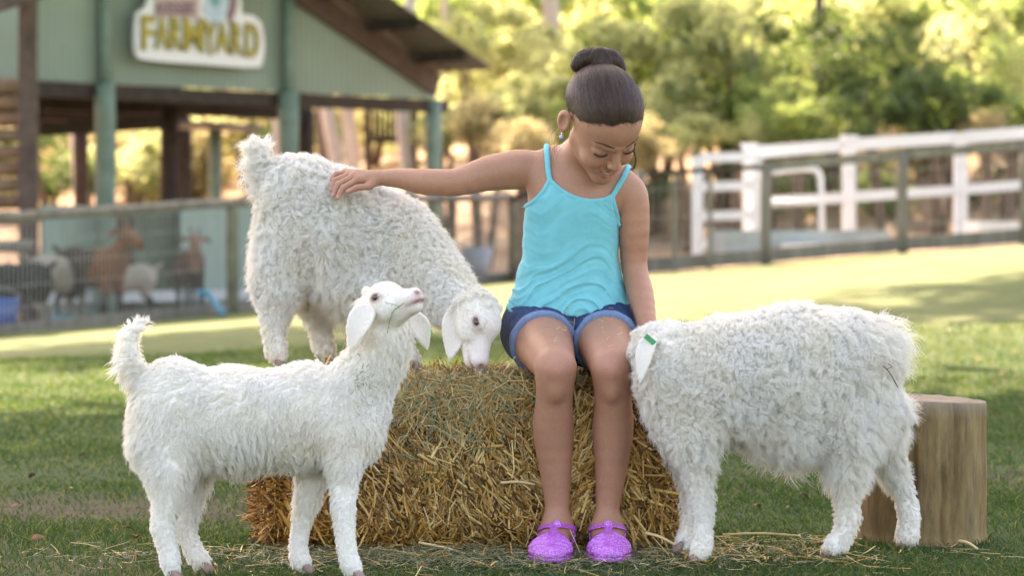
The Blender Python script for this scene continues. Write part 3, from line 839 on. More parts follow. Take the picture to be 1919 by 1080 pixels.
for px, Y, rb, ln, lb in ((1042, 42, .19, .01, 'tall gum with a thick white trunk behind the girl\'s bun'), (832, 44, .10, -.03, 'slim pale gum trunk above the right eave of the barn'),
                          (612, 40, .10, .0, 'slim brown gum trunk seen under the barn roof beside the green post'), (655, 38, .13, -.12, 'pale leaning gum trunk seen under the barn roof'), (672, 40, .13, -.06, 'grey gum trunk just right of the pale leaning one'),
                          (160, 37, .13, -.14, 'pinkish leaning gum trunk seen through the barn opening on the left'), (520, 39, .12, -.10, 'pale gum trunk showing beside the tail of the kid on the bale'), (1518, 36, .10, .05, 'thin brown trunk in the thicket above the white fence'),
                          (1770, 40, .12, -.03, 'dark trunk among the leaves at the upper right'), (790, 34, .12, .0, 'pale straight trunk beside the right corner post of the barn')):
    w = W(px, 300, Y); gum(float(w[0]), Y, 7.5 if rb > .1 else 6.5, rb, ln, lb, 1.5, None if 'brown' not in lb and 'dark' not in lb else m_bark_d, 'yel')
UG = random.Random(12); FARM = []
for row, (Y, n_, r0) in enumerate(((34.5, 9, .75), (38, 11, 1.1), (43, 21, 1.5), (50, 23, 1.9), (58, 23, 2.4), (70, 25, 3.4), (84, 25, 4.6))):
    for k in range(n_):
        half = (Y - CAM_Y) * (.2 if row < 2 else .36); x = -half + 2 * half * (k + UG.uniform(.2, .8)) / n_
        if row < 2 and x < .3: continue
        r = r0 * UG.uniform(.8, 1.25) * (.8 if x < .5 else 1); kd = UG.choice(['yel', 'grn', 'yel', 'drk', 'grn', 'org'] if x > 0 else ['yel', 'org', 'org', 'grn', 'drk'])
        if row > 1:
            FARM.append((x, Y + UG.uniform(-1, 1), r, r * UG.uniform(1.1, 1.7), kd)); continue
        pxx = 960 + x * S(Y); shrub(x, Y + UG.uniform(-1, 1), r, r * UG.uniform(1.1, 1.7), kd, where(pxx, 240, kd), {'yel': 'yellow green shrubs', 'grn': 'mid green shrubs', 'drk': 'dark green shrubs', 'org': 'orange tinged shrubs'}[kd])
for px, py, Y, rpx, kd in FAR:
    c = W(px, py, Y); r = rpx / S(Y) * 1.3; FARM.append((float(c[0]), Y, r, max(c[2] + rpx / S(Y) * .62 - float(gz(c[0], Y)), r * 1.1), kd))
for kd in ('yel', 'grn', 'drk', 'org'):                # the far wood reads as one mass of each tint
    mb = MB()
    for x, y, r, h, k2 in FARM:
        if k2 != kd: continue
        V_, Q_, c_ = crown_mesh('far', 1500, (1.15, 1.1, .95), .16, UG.randrange(99999), lobes=12)
        a = UG.uniform(0, 6.28); V_ = V_ * r; V_ = np.stack([V_[:, 0] * math.cos(a) - V_[:, 1] * math.sin(a), V_[:, 0] * math.sin(a) + V_[:, 1] * math.cos(a), V_[:, 2]], 1)
        mb.add(V_ + [x, y, float(gz(x, y)) + h - r * .62], Q_, col=c_)
    if mb.n:
        o = mb.build('far_wood', {'yel': L_YEL, 'grn': L_GRN, 'drk': L_DRK, 'org': L_ORG}[kd]); o['kind'] = 'stuff'
# slatted screen glimpsed beyond the barn
scr = thing('screen', 'dark slatted screen beyond the barn, seen under its roof', 'screen', (*W(735, 270, 37)[:2], float(gz(*W(735, 270, 37)[:2]))))
for k in range(9):
    a = W(692 + 10 * k, 205, 37); b_ = W(692 + 10 * k, 262, 37); mb = MB(); mb.beam(a, b_, .05, .04, (0, 1, 0)); mb.build('slat', m_wood_dark, scr)
for y in (203, 262):
    mb = MB(); mb.beam(W(686, y, 37.05), W(780, y, 37.05), .05, .08); mb.build('rail', m_wood_dark, scr)
for px in (688, 778):
    w = W(px, 262, 37.1); mb = MB(); mb.beam([w[0], w[1], gz(w[0], w[1]) - .1], W(px, 200, 37.1), .08, .08, (0, 1, 0)); mb.build('post', m_wood_dark, scr)

# the big trees that keep the near lawn in shade (crowns above the frame)
CRB = [crown_data('crown', L_GRN, 5200, (1, 1, .55), .105, 300 + i, lobes=16) for i in range(2)]
def shade_tree(x, y, h, r, label, trunk_dx=0, sc_=(1, 1, 1), data=None):
    g = float(gz(x + trunk_dx, y)); t = thing('shade_tree', label, 'tree', (x + trunk_dx, y, g))
    o = bpy.data.objects.new('crown', data or CRB[TR.randrange(2)]); COL.objects.link(o); o.parent = t
    o.location = (-trunk_dx, 0, h - g); o.scale = (r * sc_[0], r * sc_[1], r * sc_[2]); o.rotation_euler = (0, 0, TR.uniform(0, 6.28))
    mb = MB(); P0 = np.array([x + trunk_dx, y, g - .1]); top = np.array([x + trunk_dx * .75, y, h - r * .1])
    mb.tube(spline([P0, P0 * .5 + top * .5 + [.15, 0, 0], top], 12), np.linspace(.28, .14, 12), 12)
    for k in range(7):
        a = k * .9; e_ = np.array([x + math.cos(a) * r * .6 * sc_[0], y + math.sin(a) * r * .6, h])
        mb.tube(spline([top - [0, 0, .8], (top + e_) / 2 + [0, 0, .2], e_], 9), np.linspace(.12, .03, 9), 7)
    mb.build('trunk', m_bark_d, t, True)
    return t
shade_tree(-2.0, 9.0, 8.6, 6.5, 'broad tree whose crown shades the girl and the kids', 6.5)
shade_tree(3.6, 13.5, 9.0, 5.0, 'tall tree right of the lawn, shading its right side', 4.5)

CRS = crown_data('crown', L_GRN, 2300, (1, 1, .5), .16, 400, lobes=22)
shade_tree(-3.2, 20.5, 7.6, 3.4, 'open crowned tree over the pen that throws dapples on the lawn at the left', -5.0, data=CRS)
shade_tree(3.0, 22.5, 8.4, 3.6, 'open crowned tree that throws dapples on the sunny lawn at the right', 6.0, data=CRS)
shade_tree(8.0, 19.0, 8.4, 3.8, 'spreading tree past the right edge of the lawn', 2.5, data=CRS)
# ================================================================== the girl
HS = 1.035
HC = W(1131, 225, 0.0)
def rot(ax, deg): return np.array(Matrix.Rotation(math.radians(deg), 3, ax))
HR = rot('Y', -7) @ rot('Z', 23) @ rot('X', 54)
def hw(p):                                   # head-local -> world
    return HC + (HR @ (np.asarray(p, float) * HS))
def hwn(P): return HC + (np.asarray(P) * HS) @ HR.T
def hl(P): return ((np.asarray(P) - HC) @ HR) / HS
LIPU = [((-.0265, -.0735, -.0560), .0010), ((-.014, -.0855, -.0610), .0014), ((0, -.0890, -.0622), .0018), ((.014, -.0855, -.0610), .0014), ((.0265, -.0735, -.0560), .0010)]
LIPL = [((-.0255, -.0735, -.0580), .0010), ((-.014, -.0840, -.0735), .0020), ((0, -.0865, -.0790), .0027), ((.014, -.0840, -.0735), .0020), ((.0255, -.0735, -.0580), .0010)]
def head_sdf():
    h = Sdf()
    A = np.array
    h.ell(A([0, .014, .022]), A([.0685, .088, .077]), .02)
    h.ell(A([0, -.020, .030]), A([.062, .067, .058]), .02)
    h.ell(A([0, -.026, -.032]), A([.056, .058, .072]), .02)
    for s in (-1, 1):
        h.cone(A([s * .041, .000, -.052]), A([s * .006, -.060, -.098]), .020, .015, .02)
        h.ell(A([s * .034, -.058, -.045]), A([.021, .021, .019]), .016)
        h.ell(A([s * .030, -.092, -.008]), A([.018, .012, .0105]), .010, '-')
        h.ell(A([s * .030, -.0645, -.0105]), A([.0165, .0150, .0135]), .004)
        h.cone(A([s * .012, -.0815, .0085]), A([s * .042, -.066, .011]), .0055, .0045, .012)
        # ear
        h.ell(A([s * .077, .020, -.014]), A([.007, .019, .029]), .006, '+', rot('Z', s * -18))
        h.ell(A([s * .083, .016, -.012]), A([.006, .011, .018]), .004, '-', rot('Z', s * -18))
    h.cone(A([0, -.080, .004]), A([0, -.099, -.033]), .0065, .0085, .010)
    for s in (-1, 1):
        h.ell(A([s * .0095, -.0915, -.037]), A([.0065, .007, .006]), .006)
        h.ell(A([s * .0052, -.0985, -.0425]), A([.0032, .004, .003]), .002, '-')
    h.ell(A([0, -.062, -.066]), A([.030, .0215, .022]), .014)
    h.ell(A([0, -.064, -.098]), A([.019, .018, .014]), .018)
    # smile: slot first, then the lips round it
    sl = [((-.0275, -.0755, -.0570), .0008), ((-.013, -.0885, -.0668), .0044), ((0, -.0925, -.0705), .0060), ((.013, -.0885, -.0668), .0044), ((.0275, -.0755, -.0570), .0008)]
    for (a, ra), (b, rb) in zip(sl[:-1], sl[1:]):
        h.cone(A(a), A(b), ra, rb, .0015, '-')
    for L in (LIPU, LIPL):
        for (a, ra), (b, rb) in zip(L[:-1], L[1:]):
            h.cone(A(a), A(b), ra, rb, .0035)
    for s in (-1, 1):                        # smile folds
        h.cone(A([s * .017, -.088, -.040]), A([s * .031, -.076, -.062]), .0012, .0012, .006, '-')
    return h
HEAD = head_sdf()
def head_world(P):
    return HEAD(hl(P)) * HS

girl = thing('person', 'smiling girl in turquoise singlet and denim shorts sitting on the straw bale with a bun', 'person', tuple(W(1085, 1040, -.05) * [1, 1, 0]))

torso = Sdf()
torso.ell(W(1070, 600, .19), [.128, .10, .085], .04)
torso.ell(W(1066, 530, .175), [.104, .080, .10], .04)
torso.ell(W(1070, 440, .145), [.098, .074, .11], .04)
torso.ell(W(1076, 375, .125), [.094, .066, .075], .04)
torso.cone(W(1010, 322, .135), W(1162, 350, .125), .036, .036, .045)
torso.cone(W(1035, 310, .15), W(1140, 330, .14), .040, .040, .03)
neck = Sdf()
neck.cone(W(1086, 312, .12), W(1104, 258, .055), .041, .038, .025)
neck.cone(W(1040, 318, .16), W(1098, 270, .10), .026, .030, .03)
neck.cone(W(1145, 335, .15), W(1112, 285, .10), .026, .028, .03)
arms = Sdf()
arms.chain([(W(1000, 318, .145), .040), (W(968, 318, .14), .0415), (W(915, 325, .125), .0365), (W(858, 341, .105), .0285),
            (W(800, 341, .12), .0275), (W(755, 335, .14), .0210), (W(716, 333, .155), .0160)], k=.012)
arms.chain([(W(1166, 352, .135), .040), (W(1180, 372, .135), .0395), (W(1187, 430, .14), .0335), (W(1189, 500, .155), .0270),
            (W(1200, 550, .12), .0275), (W(1211, 600, .07), .0205), (W(1216, 628, .04), .0160)], k=.012)
# hand on the white kid's back: knuckles, middle joints, tips
def hand(sdf, wrist, fingers, thumb, pr=.0095, fr=(.0066, .0060, .0052)):
    for f in fingers:
        sdf.cone(wrist, f[0], .0125, pr * .86, .009)
    for a, b in zip(fingers[:-1], fingers[1:]):
        sdf.cone(a[0], b[0], pr * .8, pr * .8, .006)
    for i, f in enumerate(fingers):
        r = [x * (0.86 if i == len(fingers) - 1 else 1) for x in fr]
        mid2 = (f[1] + f[2]) / 2 + np.array([0, 0, .0012])
        sdf.cone(f[0], f[1], r[0] * 1.05, r[0], .0022)
        sdf.cone(f[1], mid2, r[0], r[1], .002)
        sdf.cone(mid2, f[2], r[1], r[2], .002)
    sdf.cone(wrist * .75 + thumb[0] * .25, thumb[0], .0105, .0085, .008)
    sdf.cone(thumb[0], thumb[1], .0080, .0070, .002)
    sdf.cone(thumb[1], thumb[2], .0070, .0056, .002)
HANDR = [[W(671, 337, .150), W(643, 352, .145), W(633, 371, .140)],
         [W(664, 330, .160), W(634, 345, .155), W(625, 366, .150)],
         [W(658, 326, .172), W(628, 338, .166), W(621, 356, .160)],
         [W(648, 323, .184), W(630, 326, .186), W(621, 337, .182)]]
THUMBR = [W(692, 349, .142), W(668, 352, .138), W(653, 359, .136)]
hand(arms, W(710, 333, .157), HANDR, THUMBR)
HANDL = [[W(1207, 650, -.005), W(1201, 668, -.03), W(1200, 684, -.04)], [W(1216, 654, -.005), W(1213, 675, -.035), W(1212, 692, -.045)],
         [W(1225, 653, .0), W(1225, 674, -.03), W(1225, 690, -.04)], [W(1233, 649, .01), W(1236, 667, -.02), W(1237, 681, -.03)]]
hand(arms, W(1217, 630, .03), HANDL, [W(1204, 640, .01), W(1194, 652, -.01), W(1190, 664, -.02)])
thighs = Sdf()
KNL, KNR = W(1042, 690, -.10), W(1146, 690, -.10)
thighs.cone(W(1008, 622, .17), KNL, .074, .042, .008)
thighs.cone(W(1132, 622, .17), KNR, .074, .042, .008)
shins = Sdf()
for kn, pts in ((KNL, [(1039, 745, .0355), (1037, 800, .0385), (1041, 880, .0315), (1044, 950, .0228), (1044, 985, .0225)]),
                (KNR, [(1149, 745, .0355), (1149, 800, .0385), (1145, 880, .0315), (1139, 950, .0228), (1138, 985, .0225)])):
    ys = [-.082, -.062, -.052, -.052, -.058]
    ch = [(kn, .0405)] + [(W(x, y, Y), r) for (x, y, r), Y in zip(pts, ys)]
    shins.chain(ch, k=.02)
    shins.ell(kn + np.array([0, -.024, -.004]), [.023, .024, .026], .009)
    shins.ell(kn + np.array([0, -.022, -.044]), [.012, .014, .022], .02)
    shins.ell(W(pts[1][0], 800, -.035), [.033, .032, .075], .03)
FT = []
for ax, tx, ty in ((1044, 1032, -.215), (1138, 1143, -.205)):
    an = W(ax, 985, -.058)
    heel = np.array([an[0] + .001, -.030, .026]); ball = np.array([0, 0, 0.0]) + [W(tx, 1040, ty)[0], ty + .045, .022]
    toe = np.array([W(tx, 1040, ty)[0] - .001, ty, .0165])
    f = Sdf()
    f.cone(an, heel, .0235, .0235, .02)
    f.cone(an + [0, -.004, -.012], ball, .0250, .0215, .025, '+', ((1, 0, 0), 1.25))
    f.cone(heel, ball, .0225, .0215, .02, '+', ((1, 0, 0), 1.2))
    f.cone(ball, toe, .0215, .0145, .015, '+', ((1, 0, 0), 1.75))
    FT.append((f, an, heel, ball, toe))
body = Sdf()
for q in (torso, neck, arms, thighs, shins, FT[0][0], FT[1][0]): body.p += q.p
def girl_sdf(P):
    d = body(P)
    lo, hi = P.reshape(-1, 3).min(0), P.reshape(-1, 3).max(0)
    if (lo < HC + .14).all() and (hi > HC - .14).all():
        d = smin(d, head_world(P), .012)
    return d
lo, hi = body.bounds(); lo = np.minimum(lo, HC - .12); hi = np.maximum(hi, HC + .12)
# two densities, one surface: body at 3 mm ... the head region is refined by projection on the same field
V, Q = surface(girl_sdf, lo, hi, .0026)
for _ in range(2):                           # pull vertices exactly on to the surface
    e = .0008
    g = np.stack([girl_sdf(V + np.eye(3)[i] * e) - girl_sdf(V - np.eye(3)[i] * e) for i in range(3)], -1) / (2 * e)
    V = V - (girl_sdf(V) * .8)[:, None] * g / np.maximum((g * g).sum(1), .3)[:, None]
# --- skin colour: pigment differences, darker bands below the kneecaps, nose shadow painted at nostrils
skin = np.array([.425, .205, .130])
col = np.tile(skin, (len(V), 1)) * (1 + .05 * vnoise(V, 30)[:, None] + .03 * vnoise(V, 140, 3)[:, None])
def blend(mask, c):
    global col
    col = col * (1 - mask[:, None]) + np.asarray(c) * mask[:, None]
for kn in (KNL, KNR):
    blend(.62 * np.exp(-((V - kn - [0, -.035, -.006]) ** 2).sum(1) / .026 ** 2), [.56, .23, .17])
    blend(.15 * np.exp(-(((V - kn - [0, -.03, -.04]) / [.03, .05, .012]) ** 2).sum(1)), [.27, .12, .08])
L = hl(V)
hd = (np.abs(L[:, 0]) < .05) & (L[:, 1] < -.05) & (L[:, 2] > -.09) & (L[:, 2] < .02) & (((V - HC) ** 2).sum(1) < .15 ** 2)
dl = np.full(len(V), 1.0)
for LP in (LIPU, LIPL):
    for (a, ra), (b, rb) in zip(LP[:-1], LP[1:]):
        dl[hd] = np.minimum(dl[hd], cone_d(L[hd], np.array(a), np.array(b), ra, rb))
blend(.85 * (1 - sstep(.0001, .0013, dl)), [.40, .125, .105])
sm = np.full(len(V), 1.0)
for (a, ra), (b, rb) in zip([((-.0225, -.078, -.0590), .0012), ((0, -.086, -.067), .0065)], [((0, -.086, -.067), .0065), ((.0225, -.078, -.0590), .0012)]):
    sm[hd] = np.minimum(sm[hd], cone_d(L[hd], np.array(a), np.array(b), ra, rb))
blend((1 - sstep(.0, .002, sm)) * (dl > .001), [.16, .03, .03])
for s in (-1, 1):
    blend(.35 * np.exp(-((L - [s * .036, -.075, -.045]) ** 2).sum(1) / .016 ** 2) * hd, [.58, .22, .16])
    blend(.8 * np.exp(-((L - [s * .0052, -.0965, -.0422]) ** 2).sum(1) / .0025 ** 2) * hd, [.12, .04, .03])
spots = sstep(.62, .8, vnoise(V, 95, 12)) * .30 + sstep(.55, .8, vnoise(V, 38, 13)) * .12
blend(spots * (V[:, 2] < .5), [.30, .15, .10])
for f in HANDR + HANDL:
    blend(.75 * np.exp(-((V - f[2]) ** 2).sum(1) / .0075 ** 2), [.62, .30, .27])
blend(.7 * np.exp(-((V - THUMBR[2]) ** 2).sum(1) / .007 ** 2), [.62, .30, .27])

m_skin, nt, b = new_mat('skin')
a = nt.nodes.new('ShaderNodeAttribute'); a.attribute_name = 'Col'
pn = geo_pos(nt)
nt.links.new(mixc(nt, 1.0, a.outputs['Color'], ramp(nt, tex_noise(nt, 260, 4, .6, pn), [(.3, (.93, .92, .91)), (.7, (1.05, 1.05, 1.05))]), 'MULTIPLY'), b.inputs['Base Color'])
b.inputs['Roughness'].default_value = .52
b.inputs['Specular IOR Level'].default_value = .42
b.inputs['Subsurface Weight'].default_value = .18
b.inputs['Subsurface Radius'].default_value = (.012, .005, .003)
b.inputs['Subsurface Scale'].default_value = 1.0
add_bump(nt, b, tex_noise(nt, 900, 3, .6, pn), .3, .0008)
mesh_from('body', V, Q, m_skin, girl, True, col)

# ---- eyes (irises lowered between nearly closed lids), lashes, brows
m_hair, nt, b = new_mat('brown_hair')
ci = nt.nodes.new('ShaderNodeHairInfo')
nt.links.new(ramp(nt, ci.outputs['Random'], [(0, (.020, .0095, .006)), (.6, (.048, .022, .014)), (1, (.11, .052, .031))]), b.inputs['Base Color'])
b.inputs['Roughness'].default_value = .42
b.inputs['Specular IOR Level'].default_value = .5
m_lash = mat_simple('dark_lash', (.035, .018, .014), .6, .1, 50, 0)
m_teeth = mat_simple('tooth', (.72, .68, .60), .25, .04, 60, 0)
for s in (-1, 1):
    P = []
    n = 90
    for i in range(n):                       # lash strands along the closed lid
        u = i / (n - 1) * 2 - 1
        x = s * .030 + u * .0150; z = -.0165 + .0050 * u * u
        q = np.array([x, -.0795 + .006 * u * u + abs(x - s * .03) * .05, z])
        d = HEAD(q[None])[0]; g = HEAD.grad(q[None])[0]; q = q - g * (d - .0003)
        out = unit(g * .8 + np.array([s * .35 + u * .25, 0, -.75]))
        P.append([hw(q), hw(q + out * .0014), hw(q + out * .0026 + g * .0008)])
    curves_obj('eyelash', np.array(P), np.array([.00028, .00022, .00008]), m_lash, girl)
    lid = MB(); pts = []
    for u in np.linspace(-1, 1, 13):
        q = np.array([s * .030 + u * .0152, -.0795 + .006 * u * u, -.0160 + .0050 * u * u])
        for _ in range(3): q = q - HEAD.grad(q[None])[0] * (HEAD(q[None])[0] - .0001)
        pts.append(hw(q))
    lid.tube(np.array(pts), .00042 * (1 - .6 * np.linspace(-1, 1, 13) ** 2) + .0002, 6)
    lid.build('lash_line', m_lash, girl, True)
    P = []
    for i in range(260):                     # brow
        u = RNG.random(); q = np.array([s * (.0115 + .034 * u), -.080 + .016 * u * u, .0125 + .0065 * math.sin(u * 2.6) + RNG.normal() * .0012 * (1.2 - u)])
        for _ in range(2): q = q - HEAD.grad(q[None])[0] * (HEAD(q[None])[0] - .0003)
        g = HEAD.grad(q[None])[0]; t = unit(np.array([s * 1., .25, .35 - .5 * u])); t = unit(t - g * (t @ g))
        P.append([hw(q), hw(q + t * .003 + g * .0006), hw(q + t * .0058 + g * .0004)])
    curves_obj('eyebrow', np.array(P), np.array([.00035, .0003, .0001]), m_hair, girl)
tb = Sdf()
tp_ = [(np.array([u * .0165, -.0850 + .0085 * u * u, -.0682 + .0045 * u * u])) for u in np.linspace(-1, 1, 7)]
for a, b_ in zip(tp_[:-1], tp_[1:]): tb.cone(a, b_, .0030, .0030, .0003)
TV, TQ = surface(tb, *tb.bounds(), .0009)
mesh_from('teeth', hwn(TV), TQ, m_teeth, girl)

# ---- hair: a scalp cap, strands combed up to the tie, the bun
def hairline(Lp):
    return np.interp(Lp[..., 1], [-.10, -.075, -.055, -.03, 0, .02, .05, .09, .12], [.070, .065, .050, .032, .018, .006, -.030, -.062, -.07])
BUN = hl(W(1120, 123, .012))
def skull(P):                                # head-local
    a = ell_d(P, np.array([0, .014, .022]), np.array([.0685, .088, .077]))
    b_ = ell_d(P, np.array([0, -.020, .030]), np.array([.062, .067, .058]))
    return smin(a, b_, .02)
def capf(Pw):
    P = hl(Pw)
    d = (skull(P) - (-.0008 + .0055 * sstep(0, .075, P[..., 2] - hairline(P)))) * HS
    reg = (hairline(P) - P[..., 2] + .005 + .006 * vnoise(P.reshape(-1, 3), 45).reshape(P.shape[:-1])) * .7
    return np.maximum(d, reg)
CV, CQ = surface(capf, HC - .115, HC + .115, .003)
m_cap = mat_simple('hair_base', (.024, .015, .012), .5, .3, 60, .5, .002, .4)
cap = mesh_from('hair', CV, CQ, m_cap, girl)
n = 60000
P0, N0 = sample_surface(CV, CQ, n, RNG, lambda P: 1 + 5.0 * (1 - sstep(.004, .040, hl(P)[:, 2] - hairline(hl(P)))))
Lp = hl(P0); ok = (Lp[:, 2] > hairline(Lp) + .001 + .008 * RNG.random(len(Lp)) ** 2) & (skull(Lp) > -.001)
Lp = Lp[ok]
K = 9; path = np.zeros((len(Lp), K, 3)); cur = Lp.copy()
lift = RNG.uniform(.0066, .0098, len(Lp)); wob = RNG.uniform(0, 6.28, len(Lp))
dist0 = np.linalg.norm(cur - BUN, axis=1)
step = np.minimum(.0085, dist0 / K)
def skgrad(P, e=.002):
    return unit(np.stack([skull(P + np.eye(3)[i] * e) - skull(P - np.eye(3)[i] * e) for i in range(3)], -1))
for k in range(K):
    g = skgrad(cur); cur = cur - g * (skull(cur) - lift * (.16 + .84 * sstep(0, .066, cur[:, 2] - hairline(cur))))[:, None]
    path[:, k] = cur
    t = BUN - cur; t = t - g * (t * g).sum(1)[:, None]; t = unit(t)
    side = np.cross(g, t)
    cur = cur + (t + side * (.10 * np.sin(wob + k * .7))[:, None]) * step[:, None]
rad = np.array([.00016] + [.00030] * (K - 2) + [.00018])
curves_obj('hair', hwn(path), rad, m_hair, cap)
fe = Lp[(Lp[:, 2] - hairline(Lp)) < .018]; fe = fe[RNG.choice(len(fe), 2600)]
g = skgrad(fe); t = unit(BUN - fe); t = unit(t - g * (t * g).sum(1)[:, None] + RNG.normal(0, .10, fe.shape))
st = fe - t * RNG.exponential(.0026, len(fe))[:, None]; g = skgrad(st); st = st - g * (skull(st) - .0006)[:, None]
P = [st]; fl = RNG.uniform(.002, .011, len(fe))
for k in range(5):
    q = P[-1] + t * fl[:, None]; g = skgrad(q); q = q - g * (skull(q) - .0072 * (.17 + .83 * sstep(0, .066, q[:, 2] - hairline(q))))[:, None]; P.append(q)
curves_obj('hair', hwn(np.stack(P, 1)), np.array([.00008, .00014, .0002, .00025, .00025, .0002]), m_hair, cap)
# flyaway wisps round the hairline and nape
m = 150
i = RNG.choice(len(Lp), m * 8)
edge = Lp[i]; e2 = edge[(edge[:, 2] - hairline(edge)) < .014][:m]
P = []
for q in e2:
    g = skgrad(q[None])[0]; t = unit(BUN - q); d = unit(g * RNG.uniform(.1, .55) + t * RNG.uniform(.2, 1) + RNG.normal(0, .55, 3)); L_ = RNG.uniform(.010, .034)
    c = RNG.normal(0, .3, 3)
    P.append([q + d * L_ * s + c * L_ * s * s * .6 for s in np.linspace(0, 1, 6)])
curves_obj('hair', hwn(np.array(P)), np.array([.0002, .0002, .0002, .00018, .00015, .0001]), m_hair, cap)
P = []
for px, py in ((1057, 232), (1060, 240), (1054, 225), (1058, 262)):   # long loose strands behind the ear
    for j in range(5):
        a = W(px + RNG.normal(0, 3), py + RNG.normal(0, 6), .05); dx = RNG.uniform(-.035, -.008); dz = RNG.uniform(-.07, -.01)
        P.append([a + np.array([dx * math.sin(s * 2.2), .01 * s, dz * s]) for s in np.linspace(0, 1, 6)])
curves_obj('hair', np.array(P), np.array([.00025, .00022, .0002, .0002, .00018, .0001]), m_hair, cap)
P = []
for j in range(14):                          # loose lock curling beside the far cheek
    o_ = RNG.normal(0, .0012, 3)
    P.append([W(x, y, -.01) + o_ for x, y in ((1190, 268), (1188, 280), (1191, 296), (1190, 308), (1186, 317), (1181, 316))])
curves_obj('hair', np.array(P), np.array([.0003, .0003, .0003, .0003, .0002, .0001]), m_hair, cap)
bun = Sdf()
bl = [W(1082, 124, .015), W(1097, 113, .012), W(1120, 109, .008), W(1144, 112, .012), W(1156, 125, .018)]
rr = [.013, .0168, .0172, .0168, .012]
bun.chain(list(zip(bl, rr)), k=.012)
bun.ell(W(1126, 122, .005), [.022, .022, .018], .01)
BV, BQ = surface(bun, *bun.bounds(), .003)
bo = mesh_from('bun', BV, BQ, m_cap, cap)
P0, N0 = sample_surface(BV, BQ, 5000, RNG)
ctr = W(1127, 128, .004)
cur = P0 + N0 * .0012; pth = []
ax_ = unit(np.array([1., 0, .1]))
spl = spline(bl, 60)
near = nearest(cur, spl); T = np.gradient(spl, axis=0); T = unit(T)[near]
stray = RNG.normal(0, .13, P0.shape)
for k in range(8):
    pth.append(cur.copy())
    g = bun.grad(cur); cur = cur - g * (bun(cur) - .0012 - .0015 * (wob[:len(cur)] / 6.28))[:, None]
    rad_ = np.cross(T, g)
    d = unit(T * .55 + stray + rad_ * .95 * np.where(cur[:, 0] < ctr[0], -1, 1)[:, None]); cur = cur + d * .006
curves_obj('bun', np.stack(pth, 1), np.array([.0002] + [.0005] * 6 + [.0002]), m_hair, bo)
P = []
for j in range(110):
    a = W(RNG.uniform(1072, 1166), RNG.uniform(96, 128), .002); d = unit(RNG.normal(0, 1, 3) + [0, 0, .6]) * RNG.uniform(.006, .02)
    P.append([a, a + d * .5, a + d + RNG.normal(0, .003, 3)])
curves_obj('bun', np.array(P), np.array([.0002, .0002, .0001]), m_hair, bo)

# ---- earring
m_blue = mat_simple('blue_bead', (.30, .42, .75), .2, .1, 50, 0, spec=.8)
m_silver = mat_simple('silver', (.8, .8, .8), .25, .05, 50, 0, metallic=1)
LOBE = hw([-.079, .010, -.040]); er = Sdf(); er.ell(LOBE + [-.001, -.004, -.009], .0046, .001)
EV, EQ = surface(er, *er.bounds(), .0008)
eo = mesh_from('earring', EV, EQ, m_blue, girl)
mb = MB(); mb.tube([LOBE + [0, -.004, 0], LOBE + [0, -.006, -.002], LOBE + [-.001, -.004, -.006]], .0009, 6); mb.build('hook', m_silver, eo, True)

# ---- singlet
cx = [940, 968, 980, 1000, 1018, 1031, 1040, 1052, 1075, 1100, 1128, 1144, 1149, 1153, 1166, 1200]
cyv = [400, 393, 390, 378, 358, 338, 344, 356, 369, 375, 373, 366, 376, 400, 428, 430]
CX = np.array([W(x, 400, .10)[0] for x in cx]); CZ = np.array([W(1000, y, .08)[2] for y in cyv])
HX = np.array([W(x, 600, .1)[0] for x in (930, 950, 1010, 1080, 1150, 1200)]); HZ = np.array([W(1000, y, .08)[2] for y in (598, 598, 588, 592, 580, 572)])
def shirt(P):
    z = P[..., 2]; x = P[..., 0]
    low = sstep(W(0, 450, .1)[2], W(0, 600, .1)[2], z)
    low = 1 - sstep(W(0, 600, .1)[2], W(0, 430, .1)[2], z)
    sh = P.shape[:-1]; Pf = P.reshape(-1, 3)
    skew = Pf * [1, 1, 1] + np.stack([0 * Pf[:, 0], 0 * Pf[:, 0], .22 * (Pf[:, 0] - .12) + .05 * np.sin(Pf[:, 0] * 22 + 1) + .035 * vnoise(Pf, 9, 33) + .012 * vnoise(Pf, 25, 34)], -1)
    n1 = vnoise(skew * [7, 7, 52], 1.0, 4).reshape(sh); n2 = vnoise(skew * [12, 12, 90], 1.0, 9).reshape(sh)
    n3 = vnoise(skew * [16, 9, 24], 1.0, 2).reshape(sh)
    ridge = (1 - np.abs(n1)) ** 6
    n4 = vnoise(skew * [5, 5, 85] + 3.3, 1.0, 14).reshape(sh); ridge2 = (1 - np.abs(n4)) ** 6
    d = torso(P) - (.005 + .010 * low) - (.25 + .75 * low) * (.0062 * ridge + .0020 * n2 + .0036 * ridge2) - .0028 * n3
    top = (z - np.interp(x, CX, CZ)) * .75
    bot = (np.interp(x, HX, HZ) + .0025 * np.sin(x * 34) - z)
    return np.maximum(np.maximum(d, top), bot)
lo, hi = torso.bounds()
SV, SQ = surface(shirt, lo - .02, [hi[0] + .02, hi[1] + .02, W(0, 325, .1)[2]], .0028)
SV = smooth_mesh(SV, SQ, 2, .5)
m_shirt, nt, b = new_mat('turquoise_jersey')
v = geo_pos(nt)
nt.links.new(ramp(nt, tex_noise(nt, 40, 5, .6, v), [(.3, (.115, .455, .515)), (.7, (.145, .52, .58))]), b.inputs['Base Color'])
b.inputs['Roughness'].default_value = .85; b.inputs['Specular IOR Level'].default_value = .2
b.inputs['Sheen Weight'].default_value = .15
vv = geo_pos(nt, (1400, 1400, 900)); w_ = nt.nodes.new('ShaderNodeTexWave'); nt.links.new(vv, w_.inputs[0]); w_.inputs['Scale'].default_value = 1
add_bump(nt, b, w_.outputs['Fac'], .15, .0004)
top_o = mesh_from('singlet', SV, SQ, m_shirt, girl)
